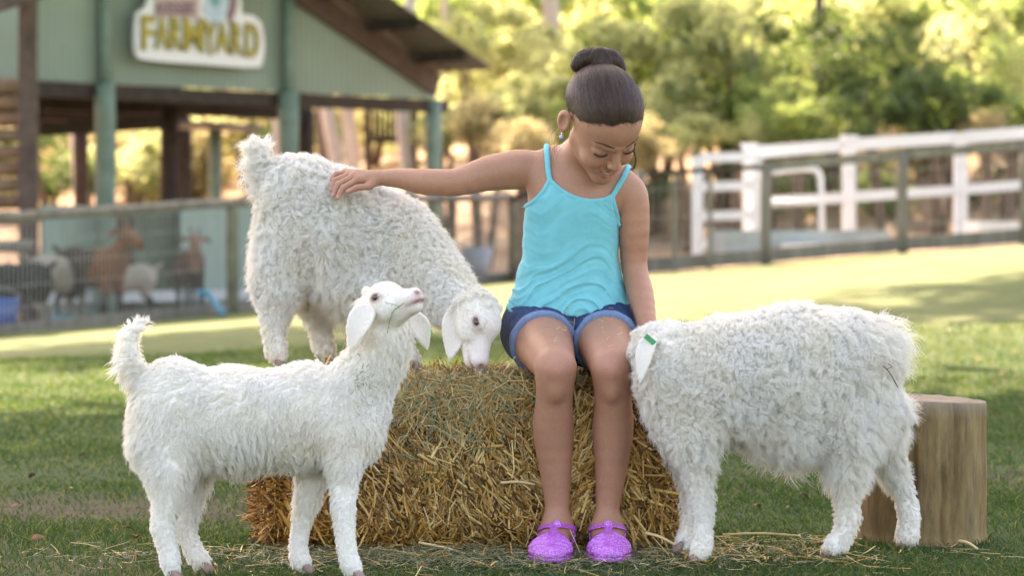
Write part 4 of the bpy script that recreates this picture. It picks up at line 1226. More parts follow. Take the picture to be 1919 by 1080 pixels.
skinf = lambda P: np.minimum(body(P), shirt(P) if P[..., 2].max() < W(0, 325, .1)[2] else 9)
allsk = lambda P: smin(smin(torso(P), neck(P), .025), arms(P), .012)
def band(name, pts, r, off, n=44, sq=.45, hi_y=.5):
    """a flat binding that lies on the body along photo points"""
    pp = spline(np.array([[x, y, 0] for x, y in pts], float), n)[:, :2]
    Pm = np.array([project(allsk, x, y, -.1, .3, 500) for x, y in pp])
    N = unit(np.stack([allsk(Pm + np.eye(3)[i] * .004) - allsk(Pm - np.eye(3)[i] * .004) for i in range(3)], -1))
    Pm = Pm + N * off
    Pm[1:-1] = (Pm[:-2] + Pm[1:-1] * 2 + Pm[2:]) / 4
    T = unit(np.gradient(Pm, axis=0)); B = np.cross(N, T)
    a = np.arange(8) * math.pi / 4
    V = (Pm[:, None] + r * np.cos(a)[None, :, None] * B[:, None] + r * sq * np.sin(a)[None, :, None] * N[:, None]).reshape(-1, 3)
    i = np.arange(n - 1)[:, None] * 8; j = np.arange(8)[None]; k = (j + 1) % 8
    Qd = np.stack([i + j, i + k, i + 8 + k, i + 8 + j], -1).reshape(-1, 4)
    return mesh_from(name, V, Qd, m_shirt, top_o)
band('binding', [(1031, 338), (1040, 347), (1054, 359), (1076, 371), (1102, 377), (1128, 375), (1145, 367)], .0052, .0055)
band('binding', [(1031, 338), (1020, 359), (1002, 378), (990, 386), (983, 389)], .0052, .0050)
band('binding', [(1145, 366), (1149, 384), (1155, 405), (1165, 423)], .0052, .0055)
band('strap', [(1032, 340), (1028, 318), (1026, 292), (1024, 270)], .0062, .0045)
band('strap', [(1146, 368), (1156, 352), (1167, 335), (1177, 314)], .0062, .0045)

# ---- denim shorts with rolled cuffs
m_denim, nt, b = new_mat('denim')
v = geo_pos(nt)
nt.links.new(ramp(nt, tex_noise(nt, 70, 6, .7, v), [(.3, (.018, .035, .085)), (.55, (.030, .060, .135)), (.8, (.07, .11, .20))]), b.inputs['Base Color'])
b.inputs['Roughness'].default_value = .9; b.inputs['Specular IOR Level'].default_value = .15
add_bump(nt, b, tex_noise(nt, 900, 3, .7, v), .4, .0008)
m_cuff, nt, b = new_mat('denim_inside')
v = geo_pos(nt)
nt.links.new(ramp(nt, tex_noise(nt, 160, 5, .7, v), [(.3, (.10, .16, .29)), (.7, (.19, .27, .43))]), b.inputs['Base Color'])
b.inputs['Roughness'].default_value = .9
add_bump(nt, b, tex_noise(nt, 1200, 3, .7, v), .4, .0008)
leg_ax = []
for hip, kn in ((W(1012, 618, .17), KNL), (W(1128, 618, .17), KNR)):
    leg_ax.append((hip, unit(kn - hip)))
def thigh_t(P, i):
    h_, a_ = leg_ax[i]; return (P - h_) @ a_
midx = W(1078, 640, .02)[0]
CUT = .098
def legsel(P): return np.where(P[..., 0] < midx, thigh_t(P, 0), thigh_t(P, 1))
hipsdf = Sdf(); hipsdf.p += thighs.p; hipsdf.ell(W(1070, 608, .19), [.128, .095, .080], .04)
def shorts(P):
    t = legsel(P) + .10 * np.clip(-(P[..., 2] - W(0, 640, .1)[2]), 0, .1)
    d = hipsdf(P) - .0075 - .0022 * vnoise(P.reshape(-1, 3) * [30, 30, 30], 1.0, 6).reshape(P.shape[:-1])
    d = np.maximum(d, t - CUT)
    seam = np.abs(P[..., 0] - midx - .004)
    return np.maximum(d, -.02 + P[..., 2] - W(0, 570, .1)[2])
lo, hi = hipsdf.bounds()
OV, OQ = surface(shorts, lo - .01, hi + .01, .003)
so = mesh_from('shorts', OV, OQ, m_denim, girl)
for i in (0, 1):
    one = Sdf(); one.p.append(thighs.p[i])
    def cuff(P, i=i, one=one):
        t = thigh_t(P, i) + .10 * np.clip(-(P[..., 2] - W(0, 640, .1)[2]), 0, .1)
        d = one(P) - .0100 - .0012 * vnoise(P.reshape(-1, 3) * [60, 60, 60], 1.0, 8).reshape(P.shape[:-1])
        return -smin(-d, -(np.abs(t - (CUT - .004)) - .0085), .003)
    lo, hi = one.bounds()
    KV, KQ = surface(cuff, lo - .02, hi + .02, .003)
    mesh_from('cuff', KV, KQ, m_cuff, so)
m_thread = mat_simple('tan_thread', (.45, .30, .16), .8, .1, 80, 0)
mb = MB(); hsf = lambda P: shorts(P)
for dx in (0,):
    pts = [project(hsf, x + dx, y, -.15, .3, 700) - [0, .0005, 0] for x, y in ((1077, 596), (1076, 606), (1075, 616), (1075, 628), (1077, 640))]
    mb.tube(spline(pts, 14), .0009, 5)
mb.build('seam', m_thread, so, True)

# ---- jelly sandals
m_jelly, nt, b = new_mat('glitter_jelly')
vo = nt.nodes.new('ShaderNodeTexVoronoi'); vo.inputs['Scale'].default_value = 800
nt.links.new(geo_pos(nt), vo.inputs[0])
nt.links.new(ramp(nt, vo.outputs['Color'], [(.0, (.46, .055, .50)), (.62, (.56, .085, .62)), (.80, (.72, .40, .85))]), b.inputs['Base Color'])
b.inputs['Roughness'].default_value = .22; b.inputs['Specular IOR Level'].default_value = .8
b.inputs['Subsurface Weight'].default_value = .3; b.inputs['Subsurface Radius'].default_value = (.01, .003, .01)
b.inputs['Coat Weight'].default_value = .4; b.inputs['Coat Roughness'].default_value = .1
nv = nt.nodes.new('ShaderNodeVectorMath'); nv.operation = 'SUBTRACT'; nt.links.new(vo.outputs['Color'], nv.inputs[0]); nv.inputs[1].default_value = (.5, .5, .5)
sc_ = nt.nodes.new('ShaderNodeVectorMath'); sc_.operation = 'SCALE'; nt.links.new(nv.outputs[0], sc_.inputs[0]); sc_.inputs[3].default_value = .7
ge = nt.nodes.new('ShaderNodeNewGeometry'); ad = nt.nodes.new('ShaderNodeVectorMath'); ad.operation = 'ADD'
nt.links.new(ge.outputs['Normal'], ad.inputs[0]); nt.links.new(sc_.outputs[0], ad.inputs[1])
nm = nt.nodes.new('ShaderNodeVectorMath'); nm.operation = 'NORMALIZE'; nt.links.new(ad.outputs[0], nm.inputs[0]); nt.links.new(nm.outputs[0], b.inputs['Normal'])
for fi, (f, an, heel, ball, toe) in enumerate(FT):
    fwd = unit((toe - heel) * [1, 1, 0]); sidev = np.array([-fwd[1], fwd[0], 0])
    Lf = np.linalg.norm((toe - heel)[:2])
    def uppers(P, f=f, heel=heel, fwd=fwd, sidev=sidev, Lf=Lf):
        d = f(P) - .0042
        u = (P - heel) @ fwd / Lf; w = (P - heel) @ sidev; z = P[..., 2]
        # toe cage, with slots between curved bars
        cage = np.maximum(.60 + .10 * (np.abs(w) / .035) ** 2 * 0 - u - .12 * np.clip(1 - np.abs(w) / .013, 0, 1), -1) * Lf
        ang = u * Lf + .55 * np.abs(w)
        slot = (np.abs(((ang / .0125) % 1) - .5) * .0125 - .0020)
        slot = np.where((np.abs(w) > .0085) & (u > .68) & (z > .010), slot, 1)
        cagebody = np.maximum(np.maximum(d, cage), -np.maximum(-slot, 0) - 1e-4 if False else np.maximum(d, cage))
        grooved = np.where(slot < 1, d + .0034 * np.clip(1 - np.abs(slot) / .0030, 0, 1) * (slot < .002), d)
        cagebody = np.maximum(grooved, cage)
        tongue = np.maximum(np.maximum(d - .0004, np.abs(w) - .0085), np.maximum(.06 - u, -u))
        tongue = np.maximum(tongue, -(z - .030))
        tongue = np.maximum(tongue, z - .070)
        heelcup = np.maximum(np.maximum(d, (u - .14) * Lf), z - .045)
        rail = np.maximum(np.maximum(d, z - .020), -1)
        return np.minimum(np.minimum(cagebody, tongue), np.minimum(heelcup, rail))
    lo, hi = f.bounds()
    UV, UQ = surface(uppers, lo - .008, [hi[0] + .008, hi[1] + .008, .085], .0019)
    sd = mesh_from('sandal', UV, UQ, m_jelly, girl)
    def sole(P, f=f, heel=heel, fwd=fwd, sidev=sidev, Lf=Lf):
        Pf = P.copy(); Pf[..., 2] = .018
        d2 = f(Pf) - .0045
        return np.maximum(d2, np.abs(P[..., 2] - .006) - .0055)
    UV, UQ = surface(sole, lo - .012, [hi[0] + .012, hi[1] + .012, .02], .0028)
    mesh_from('sole', UV, UQ, m_jelly, sd)
    # ankle strap with a buckle
    c = an + [0, 0, -.010]; nrm = unit(np.array([0, .30, 1.]))
    both = Sdf(); both.p += f.p + shins.p
    def ank(P, both=both, c=c, nrm=nrm):
        return np.maximum(both(P) - .0048, np.abs((P - c) @ nrm) - .0058)
    UV, UQ = surface(ank, c - .055, c + .055, .0019)
    mesh_from('strap', UV, UQ, m_jelly, sd)
    bk = MB(); ce = c + [.0335, -.012, .002]
    bk.box(ce, (.0045, .013, .014)); bevel(bk.build('buckle', m_jelly, sd), .0012)
    kn_ = Sdf(); kn_.ell(project(both, c[0] * 885 / 1 * 0 + (959.5 + (c[0]) * FPX / (c[1] - CAM_Y - .03)), 988, -.2, .1, 400) + [0, -.002, .003], [.0095, .0055, .012], .001)
    KV, KQ = surface(kn_, *kn_.bounds(), .002); mesh_from('tab', KV, KQ, m_jelly, sd)
# ================================================================== the white kids
m_fur, nt, b = new_mat('white_fleece')
ci = nt.nodes.new('ShaderNodeHairInfo')
pz = geo_pos(nt)
base = ramp(nt, ci.outputs['Random'], [(0, (.88, .85, .80)), (.7, (.95, .93, .90)), (1, (.97, .96, .94))])
tint = ramp(nt, tex_noise(nt, 9, 3, .6, pz), [(.35, (1, 1, 1)), (.60, (1.0, .965, .90)), (.80, (.97, .88, .76))])
nt.links.new(mixc(nt, 1.0, base, tint, 'MULTIPLY'), b.inputs['Base Color'])
b.inputs['Roughness'].default_value = .65; b.inputs['Specular IOR Level'].default_value = .25
b.inputs['Sheen Weight'].default_value = .2
tr = nt.nodes.new('ShaderNodeBsdfTranslucent'); tr.inputs[0].default_value = (.9, .87, .82, 1)
ms = nt.nodes.new('ShaderNodeMixShader'); ms.inputs[0].default_value = .42
out = nt.nodes['Material Output']
nt.links.new(b.outputs[0], ms.inputs[1]); nt.links.new(tr.outputs[0], ms.inputs[2]); nt.links.new(ms.outputs[0], out.inputs[0])
m_hide, nt, b = new_mat('kid_hide')
a = nt.nodes.new('ShaderNodeAttribute'); a.attribute_name = 'Col'
nt.links.new(a.outputs['Color'], b.inputs['Base Color'])
b.inputs['Roughness'].default_value = .7; b.inputs['Specular IOR Level'].default_value = .25
add_bump(nt, b, tex_noise(nt, 350, 4, .6, geo_pos(nt)), .4, .001)
m_hoof = mat_simple('hoof_horn', (.30, .19, .15), .5, .3, 120, .4, .001)
m_iris, nt, b = new_mat('goat_eye')
b.inputs['Base Color'].default_value = (.03, .018, .012, 1); b.inputs['Roughness'].default_value = .08; b.inputs['Specular IOR Level'].default_value = .9
m_green = mat_simple('green_tag', (.03, .45, .16), .35, .08, 60, 0)
m_dark = mat_simple('black_ink', (.02, .03, .02), .6, .1, 60, 0)

def orient(f, up):
    f = unit(np.asarray(f, float)); up = np.asarray(up, float)
    l = unit(np.cross(up, f)); u = np.cross(f, l)
    return np.stack([f, l, u], 1)
def goat_head(s):
    h = Sdf(); A = np.array
    h.ell(A([-.004, 0, .0]), A([.046, .040, .043]), .012)
    h.ell(A([.022, 0, .012]), A([.036, .033, .032]), .014)
    h.cone(A([.030, 0, -.004]), A([.090, 0, -.018]), .031, .0195, .014)
    h.cone(A([.000, 0, -.026]), A([.082, 0, -.034]), .027, .0125, .012)
    h.ell(A([.094, 0, -.017]), A([.018, .018, .0155]), .008)
    h.ell(A([.086, 0, -.037]), A([.015, .0125, .010]), .005)
    for q in (-1, 1):
        h.ell(A([.030, q * .029, -.016]), A([.026, .011, .020]), .012)
        h.ell(A([.028, q * .0318, .013]), A([.0175, .0110, .0140]), .006)
        h.ell(A([.029, q * .0430, .0125]), A([.0102, .0090, .0056]), .0015, '-')
        h.ell(A([.1085, q * .0075, -.0125]), A([.0050, .0045, .0030]), .002, '-', rot('Z', q * 30))
        h.cone(A([.108, q * .004, -.030]), A([.074, q * .0175, -.0275]), .0022, .0016, .0015, '-')
        h.ell(A([-.002, q * .022, .040]), A([.008, .007, .008]), .006)       # horn bud
    h.cone(A([.110, -.006, -.030]), A([.110, .006, -.030]), .0022, .0022, .0015, '-')
    h.cone(A([.112, 0, -.017]), A([.112, 0, -.028]), .0010, .0010, .0015, '-')
    return h
GH = goat_head(1)

def fleece(parent, V, Q, guides, n, mask=None, per=15, rad=.00042, K=7, name='fur', rng=RNG, lay=.9, curls=2.2, jit=.12, swirl=.9):
    P0, N0 = sample_surface(V, Q, n, rng, mask)
    gx = np.array([W(g[0], g[1], g[8] if len(g) > 8 else YREF)[[0, 2]] for g in guides])
    gd = np.array([[g[2], g[6] if len(g) > 6 else 0, g[3]] for g in guides], float)
    gl = np.array([g[4] for g in guides]) / S(YREF); gc = np.array([g[5] for g in guides]) / S(YREF)
    gw = np.array([g[7] if len(g) > 7 else 50 for g in guides]) / S(YREF)
    D2 = ((P0[:, None, [0, 2]] - gx[None]) ** 2).sum(-1)
    w = np.exp(-D2 / (2 * gw ** 2)) + 1e-9; w /= w.sum(1, keepdims=True)
    D = w @ gd; L = w @ gl; C = w @ gc
    M = max(8, n // per); ci = rng.choice(n, M, replace=False)
    own = nearest(P0, P0[ci]); cc = ci[own]
    an_ = (swirl * (vnoise(P0, 16, 3) + .6 * vnoise(P0, 34, 5)))[cc]
    Dn = unit(D + rng.normal(0, .14, (n, 3))[cc])
    Dn = Dn * np.cos(an_)[:, None] + np.cross(N0[cc], Dn) * np.sin(an_)[:, None]
    T = unit(Dn - N0[cc] * (Dn * N0[cc]).sum(1)[:, None])
    up = unit(N0[cc] * (1 - .55 * lay) + T * lay)
    side = unit(np.cross(T, N0[cc]))
    Lc = (.9 * L[cc] * (1 + .35 * vnoise(P0, 22, 9))[cc] * rng.uniform(.65, 1.35, n)[cc] * rng.uniform(.8, 1.1, n))[:, None]
    ph = rng.uniform(0, 6.28, n)[cc]; wv = curls * rng.uniform(.7, 1.35, n)[cc]; hand_ = np.where(rng.random(n)[cc] < .5, -1, 1)
    Pc = P0[cc]; R = []
    Cc = C[cc] * rng.uniform(.6, 1.3, n)[cc]
    js = rng.normal(0, 1, (n, 3)) * jit
    for k in range(K):
        t = k / (K - 1); cl = .72 * t ** .8
        A_ = (Cc * min(1, t * 1.8))[:, None]; th = (wv * t * 6.28 + ph)[:, None]
        off = A_ * ((np.cos(th) - np.cos(ph)[:, None] * (1 - t)) * side + .75 * hand_[:, None] * (np.sin(th)) * N0[cc])
        sh = up * Lc * t + off + np.array([0, 0, -1.]) * Lc * (.22 * t * t)
        R.append(P0 * (1 - cl) + Pc * cl + sh + js * Lc * t * .8)
    R = np.stack(R, 1)
    tp = np.linspace(0, 1, K); rr = rad * (1 - .75 * tp ** 2)
    return curves_obj(name, R, rr, m_fur, parent)

def ear(parent, base, tip, half, nrm, guides, tag=None, nfur=4500, bulge=.62):
    base, tip = np.asarray(base), np.asarray(tip)
    ax = tip - base; Ln = np.linalg.norm(ax); ax /= Ln
    nrm = unit(np.asarray(nrm, float)); sd = unit(np.cross(nrm, ax)); nr = np.cross(ax, sd)
    def f(P):
        v = P - base; u = v @ ax / Ln; s_ = v @ sd; q = v @ nr
        uu = np.clip(u, 0, 1)
        wd = half * np.clip(np.sin(np.pi * np.clip(uu * .96 + .035, 0, 1) ** bulge), .02, 1) ** .75
        cup = .30 * (s_ / half) ** 2 * half * .8 + .006 * np.sin(u * 3)
        th = .0035 * np.clip(1.35 - uu, .5, 1.3)
        d = np.maximum(np.abs(s_) - wd, np.abs(q - cup) - th)
        return np.maximum(d, np.maximum(-u, u - 1) * Ln) * .8
    m = half + .012
    V, Q = surface(f, np.minimum(base, tip) - m, np.maximum(base, tip) + m, .0020)
    V = smooth_mesh(V, Q, 3)
    col = np.tile([.80, .70, .66], (len(V), 1))
    o = mesh_from('ear', V, Q, m_hide, parent, True, col)
    P0, N0 = sample_surface(V, Q, nfur, RNG)
    T = unit(ax + RNG.normal(0, .15, (nfur, 3))); T = unit(T - N0 * (T * N0).sum(1)[:, None]); up = unit(T + N0 * .22)
    L_ = RNG.uniform(.004, .008, nfur)[:, None]
    R = np.stack([P0 + up * L_ * t - N0 * L_ * .15 * t * t for t in (0, .4, .75, 1)], 1)
    curves_obj('fur', R, np.array([.00028, .00026, .0002, .00008]), m_fur, o)
    return o

def make_kid(label, yref, bodyf, legs, headC, headM, hs, neck, ears, guides, facelen, nfur, eyes=(1, -1), lay=.9, curls=2.2, per=15, headfur=7000, face_tint=(.80, .70, .66), res=.0032):
    global YREF
    YREF = yref
    foot = legs[0][-1]
    x0 = np.mean([W(l[-1][0], l[-1][1], l[-1][2])[0] for l in legs])
    root = thing('goat', label, 'goat', (float(x0), float(yref), 0 if legs[0][-1][1] > 900 else BALE_TOP), 'white kids round the bale')
    sd = Sdf(); bodyf(sd)
    hoofs = []
    for L in legs:
        pts = [(W(x, y, Y), r / S(Y)) for x, y, Y, r in L]
        sd.cone(np.array(pts[0][0]) * [1, .6, 1] + [0, .4 * yref, .03], pts[0][0], pts[0][1] * .9, pts[0][1], .05)
        sd.chain(pts, k=.028)
        hoofs.append(pts)
    sd.chain([(W(x, y, Y), r / S(Y)) for x, y, Y, r in neck], k=.03)
    hl_ = lambda P: ((P - headC) @ headM) / hs
    hwk = lambda p: headC + (np.asarray(p) @ headM.T) * hs
    def f(P):
        d = sd(P)
        lo, hi = P.reshape(-1, 3).min(0), P.reshape(-1, 3).max(0)
        if (lo < headC + .16).all() and (hi > headC - .16).all():
            d = smin(d, GH(hl_(P)) * hs, .014)
        return d
    lo, hi = sd.bounds(); lo = np.minimum(lo, headC - .13 * hs); hi = np.maximum(hi, headC + .13 * hs)
    V, Q = surface(f, lo, hi, res)
    L = hl_(V); near = (L ** 2).sum(1) < .15 ** 2
    col = np.tile([.82, .77, .72], (len(V), 1))
    fm = sstep(.035, .075, L[:, 0]) * near
    col = col * (1 - fm[:, None]) + np.array(face_tint) * fm[:, None]
    def paint(c, r, cc, a=1.0):
        nonlocal col
        m = (a * np.exp(-(((L - c) / r) ** 2).sum(1)) * near)[:, None]; col = col * (1 - m) + np.asarray(cc) * m
    for q in (-1, 1):
        paint([.029, q * .040, .012], [.0150, .010, .0105], [.48, .22, .19], 1.0)
        paint([.029, q * .040, .0122], [.0115, .0065, .0066], [.10, .045, .035], 1.2 if False else 1.0)
        paint([.110, q * .0075, -.0145], [.010, .008, .008], [.46, .20, .17], 1.0)
        paint([.110, q * .0070, -.0130], [.0045, .004, .0030], [.10, .04, .035], 1.0)
        paint([.095, q * .010, -.029], [.020, .010, .0050], [.44, .19, .17], 1.0)
        paint([-.002, q * .022, .044], [.006, .006, .006], [.45, .30, .24], .8)
    paint([.108, 0, -.030], [.008, .012, .005], [.42, .18, .17], .95)
    bd = mesh_from('body', V, Q, m_hide, root, True, col)
    for q in eyes:
        e = Sdf(); e.ell(hwk([.028, q * .0292, .0125]), .0112 * hs, .001)
        EV, EQ = surface(e, *e.bounds(), .0012)
        eye = mesh_from('eye', EV, EQ, m_iris, root)
    for pts in hoofs:
        p, r = pts[-1]; pv = pts[-2][0]
        h = Sdf(); z0 = root.location[2]
        for q in (-1, 1):
            h.cone([p[0], p[1] + q * .0075, z0 + .024], [p[0] + HDIR * .012, p[1] + q * .0085, z0 + .008], .0095, .0105, .002)
        hf = lambda P, h=h, z0=z0: np.maximum(h(P), z0 + .0005 - P[..., 2])
        HV, HQ = surface(hf, *[x for x in (np.array([p[0] - .03, p[1] - .03, z0]), np.array([p[0] + .035, p[1] + .03, z0 + .045]))], .0022)
        mesh_from('hoof', HV, HQ, m_hoof, root)
    zfloor = root.location[2]
    def mask(P):
        l = hl_(P); m = np.ones(len(P))
        inh = ((l ** 2).sum(1) < .13 ** 2) & (l[:, 0] > -.025) & (f(P + 0) < 1)
        m[inh & (GH(l) < .004)] = .0
        m[P[:, 2] < zfloor + .016] = .15
        return m
    fleece(bd, V, Q, guides, nfur, mask, per=per, lay=lay, curls=curls)
    # short coat of the face and head
    def fmask(P):
        l = hl_(P); m = ((l ** 2).sum(1) < .13 ** 2) & (GH(l) < .004) & (l[:, 0] > -.05)
        for q in (-1, 1):
            m &= (((l - [.029, q * .040, .0125]) / [.0140, .014, .0095]) ** 2).sum(1) > 1
            m &= (((l - [.108, q * .006, -.014]) / [.012, .012, .007]) ** 2).sum(1) > 1
            m &= (((l - [.098, q * .008, -.029]) / [.022, .012, .0050]) ** 2).sum(1) > 1
        return m.astype(float)
    P0, N0 = sample_surface(V, Q, headfur, RNG, fmask)
    l = hl_(P0)
    T = unit(np.array([-1., 0, -.25]) @ headM.T + RNG.normal(0, .14, P0.shape)); T = unit(T - N0 * (T * N0).sum(1)[:, None])
    up = unit(T + N0 * .30)
    Lh = (facelen * (1 - .65 * sstep(.03, .08, l[:, 0])) * RNG.uniform(.7, 1.2, len(l)))[:, None]
    wv = RNG.normal(0, .12, P0.shape)
    R = np.stack([P0 + up * Lh * t - N0 * Lh * .22 * t * t + wv * Lh * math.sin(t * 4) for t in (0, .3, .6, .85, 1)], 1)
    curves_obj('fur', R, np.array([.00030, .00030, .00026, .0002, .00008]), m_fur, bd)
    eo = [ear(root, *e) for e in ears]
    root['hwk'] = 0; del root['hwk']
    return root, f, hwk, eo

def E(px, py, Y, rx, ry, rz, k=.04):
    """ellipsoid from photo pixels"""
    s_ = S(Y); return W(px, py, Y), [rx / s_, ry / s_, rz / s_], k
# ---- kid in front on the left, head thrown up
HDIR = 1
def bodyA(s):
    s.ell(*E(325, 768, -.47, 74, 72, 96)); s.ell(*E(440, 785, -.47, 120, 80, 97)); s.ell(*E(575, 780, -.47, 98, 74, 98))
    s.ell(*E(662, 785, -.47, 52, 60, 82)); s.ell(*E(320, 840, -.47, 56, 62, 56)); s.ell(*E(690, 740, -.475, 36, 42, 50))
    s.chain([(W(x, y, -.47), r / S(-.47)) for x, y, r in ((268, 712, 20), (248, 685, 14), (242, 650, 11), (250, 620, 8), (268, 608, 4))], k=.02)
legsA = [[(306, 830, -.50, 54), (312, 888, -.53, 36), (311, 940, -.54, 20), (305, 985, -.54, 18), (316, 1035, -.54, 14), (322, 1070, -.54, 14)],
         [(348, 840, -.42, 44), (354, 900, -.41, 27), (350, 950, -.41, 19), (344, 985, -.41, 16), (364, 1035, -.41, 13), (380, 1056, -.41, 13)],
         [(652, 815, -.505, 46), (645, 865, -.53, 29), (645, 905, -.53, 20), (644, 950, -.54, 17), (648, 1010, -.54, 14), (654, 1050, -.54, 13), (664, 1072, -.54, 13)],
         [(596, 835, -.43, 34), (585, 895, -.42, 22), (576, 940, -.42, 17), (562, 1000, -.42, 13), (560, 1040, -.42, 12), (568, 1060, -.42, 13)]]
neckA = [(650, 748, -.475, 60), (690, 700, -.475, 50), (716, 650, -.48, 42), (722, 605, -.485, 38)]
HA = W(714, 578, -.50); MA = orient([.66, -.58, .40], [-.30, .22, .93])
gA = [  # px py dirx dirz length curl diry sigma
    (320, 680, -.7, -.5, 16, 2.0), (450, 690, -.8, -.5, 16, 2.0), (580, 690, -.8, -.6, 18, 2.5), (650, 700, -.5, -.9, 22, 3.0), (700, 650, -.2, -1, 20, 2.5, 0, 40),
    (715, 740, .1, -1, 18, 2.0), (640, 800, -.3, -1, 20, 2.5), (480, 780, -.7, -.7, 19, 2.2), (380, 780, -.5, -.9, 21, 2.6), (290, 780, -.6, -.9, 22, 2.5),
    (480, 880, -.3, -1, 26, 3), (400, 880, .1, -1, 26, 3), (560, 880, -.2, -1, 22, 3), (250, 820, -.7, -.9, 20, 2),
    (300, 900, -.3, -1, 12, 1.2, 0, 34), (310, 980, -.3, -1, 7, .8, 0, 32), (320, 1060, -.2, -1, 5, .5, 0, 32), (380, 1050, -.1, -1, 8, .5, 0, 25),
    (650, 900, -.1, -1, 8, .8, 0, 34), (650, 1000, 0, -1, 5, .4, 0, 34), (575, 1000, -.2, -1, 6, .4, 0, 28), (580, 910, -.2, -1, 9, .6, 0, 25),
    (270, 700, -.8, -.6, 30, 2, 0, 16), (250, 680, -1, -.5, 40, 2, 0, 16), (242, 645, -.9, .1, 34, 2.5, 0, 16), (256, 615, .1, 1, 22, 2.5, 0, 14), (272, 606, .8, .8, 20, 2, 0, 10)]
BALE_TOP = .373
kidA, fA, hwA, earsA = make_kid('white kid with head thrown back and a green sprig in its mouth', -.47, bodyA, legsA, HA, MA, .97, neckA,
    [(W(690, 574, -.535), W(656, 658, -.560), 24 / S(-.53), (-.35, -1, .1), None, None, 5000), (W(774, 590, -.47), W(800, 652, -.46), 19 / S(-.47), (.5, -1, 0), None, None, 3000)],
    gA, .007, 80000, curls=1.0, lay=.97, per=9, res=.0034)
# ---- kid standing on the bale, grazing from its top
HDIR = 1
def bodyB(s):
    s.ell(*E(553, 395, .28, 64, 70, 86)); s.ell(*E(625, 430, .28, 105, 84, 112)); s.ell(*E(715, 462, .28, 82, 78, 96)); s.ell(*E(545, 470, .28, 56, 64, 80))
    s.ell(*E(660, 525, .27, 62, 60, 48)); s.ell(*E(560, 340, .28, 52, 56, 40))
    s.chain([(W(x, y, .28), r / S(.28)) for x, y, r in ((510, 350, 22), (494, 320, 15), (488, 292, 13), (490, 274, 9))], k=.02)
legsB = [[(520, 530, .24, 36), (514, 575, .23, 20), (512, 610, .22, 14), (516, 645, .22, 14), (520, 668, .22, 14)],
         [(580, 530, .34, 30), (592, 585, .35, 17), (600, 620, .35, 13), (606, 645, .35, 14), (612, 662, .35, 14)],
         [(722, 540, .22, 34), (735, 590, .20, 20), (752, 635, .19, 14), (764, 662, .18, 11), (772, 676, .18, 12)],
         [(680, 540, .34, 34), (684, 590, .35, 20), (690, 630, .35, 14), (694, 655, .35, 13), (698, 662, .35, 13)]]
neckB = [(735, 440, .28, 66), (775, 480, .25, 60), (820, 530, .20, 50), (858, 570, .15, 40), (880, 586, .12, 34)]
HB = W(893, 590, .06); MB_ = orient([.24, -.38, -1.0], [.90, -.38, .30])
gB = [(500, 400, -.7, -.8, 30, 6), (560, 320, -.6, .1, 22, 5), (620, 320, -.3, .0, 26, 6), (690, 370, .5, -.7, 26, 6), (600, 420, -.5, -.9, 34, 7), (680, 440, -.2, -1, 34, 8),
    (540, 480, -.6, -.9, 36, 7), (620, 520, -.1, -1, 40, 8), (700, 520, .0, -1, 36, 8), (760, 430, .5, -.9, 24, 6), (780, 520, .3, -1, 28, 6), (820, 490, .6, -.8, 16, 3.5),
    (850, 560, .3, -1, 18, 4, 0, 30), (490, 540, -.8, -.8, 22, 4), (655, 575, -.2, -1, 40, 8, 0, 36), (512, 600, -.3, -1, 11, 2, 0, 34), (516, 650, -.1, -1, 6, 1, 0, 34), (600, 620, -.1, -1, 6, 1, 0, 34),
    (760, 650, 0, -1, 8, 1, 0, 26), (510, 350, -.9, -.5, 44, 5, 0, 16), (494, 315, -1, -.1, 46, 5, 0, 16), (488, 285, -.7, .8, 32, 5, 0, 14)]
kidB, fB, hwB, earsB = make_kid('shaggy white kid standing on top of the straw bale, nosing down into the straw', .28, bodyB, legsB, HB, MB_, 1.06, neckB,
    [(W(868, 574, .070), W(843, 674, .045), 28 / S(.08), (-.35, -1, 0), None, None, 5500)],
    gB, .011, 95000, curls=1.5, lay=.88, per=13)
# ---- kid on the right, rump to the stump
HDIR = -1
def bodyC(s):
    s.ell(*E(1300, 728, -.16, 88, 74, 108)); s.ell(*E(1430, 712, -.12, 130, 84, 118)); s.ell(*E(1578, 700, -.06, 92, 76, 112)); s.ell(*E(1600, 770, -.05, 76, 68, 84))
    s.ell(*E(1255, 690, -.16, 52, 58, 66)); s.ell(*E(1500, 780, -.1, 90, 66, 60)); s.ell(*E(1495, 688, -.1, 95, 74, 110)); s.ell(*E(1350, 700, -.14, 70, 70, 96))
    s.chain([(W(x, y, -.05), r / S(-.05)) for x, y, r in ((1560, 626, 26), (1600, 618, 18), (1634, 622, 13), (1655, 636, 9))], k=.02)
legsC = [[(1294, 815, -.20, 34), (1306, 870, -.21, 21), (1313, 915, -.215, 14), (1316, 963, -.22, 14), (1317, 1015, -.22, 14), (1310, 1040, -.22, 15)],
         [(1290, 830, -.08, 28), (1292, 890, -.07, 15), (1294, 940, -.07, 11), (1288, 1000, -.07, 12), (1278, 1025, -.08, 13)],
         [(1590, 820, -.11, 42), (1586, 880, -.12, 24), (1585, 930, -.125, 16), (1588, 975, -.13, 17), (1574, 1015, -.13, 15), (1560, 1028, -.13, 16)],
         [(1640, 800, .03, 38), (1666, 865, .04, 21), (1689, 915, .045, 15), (1702, 960, .05, 16), (1702, 995, .05, 15), (1698, 1010, .05, 16)]]
neckC = [(1290, 690, -.15, 62), (1250, 665, -.13, 50), (1226, 655, -.12, 38)]
HCc = W(1222, 655, -.12); MC = orient([-.42, .55, -.60], [-.1, .72, .68])
MC = orient([-.55, .50, -.75], [-.45, .3, .85])
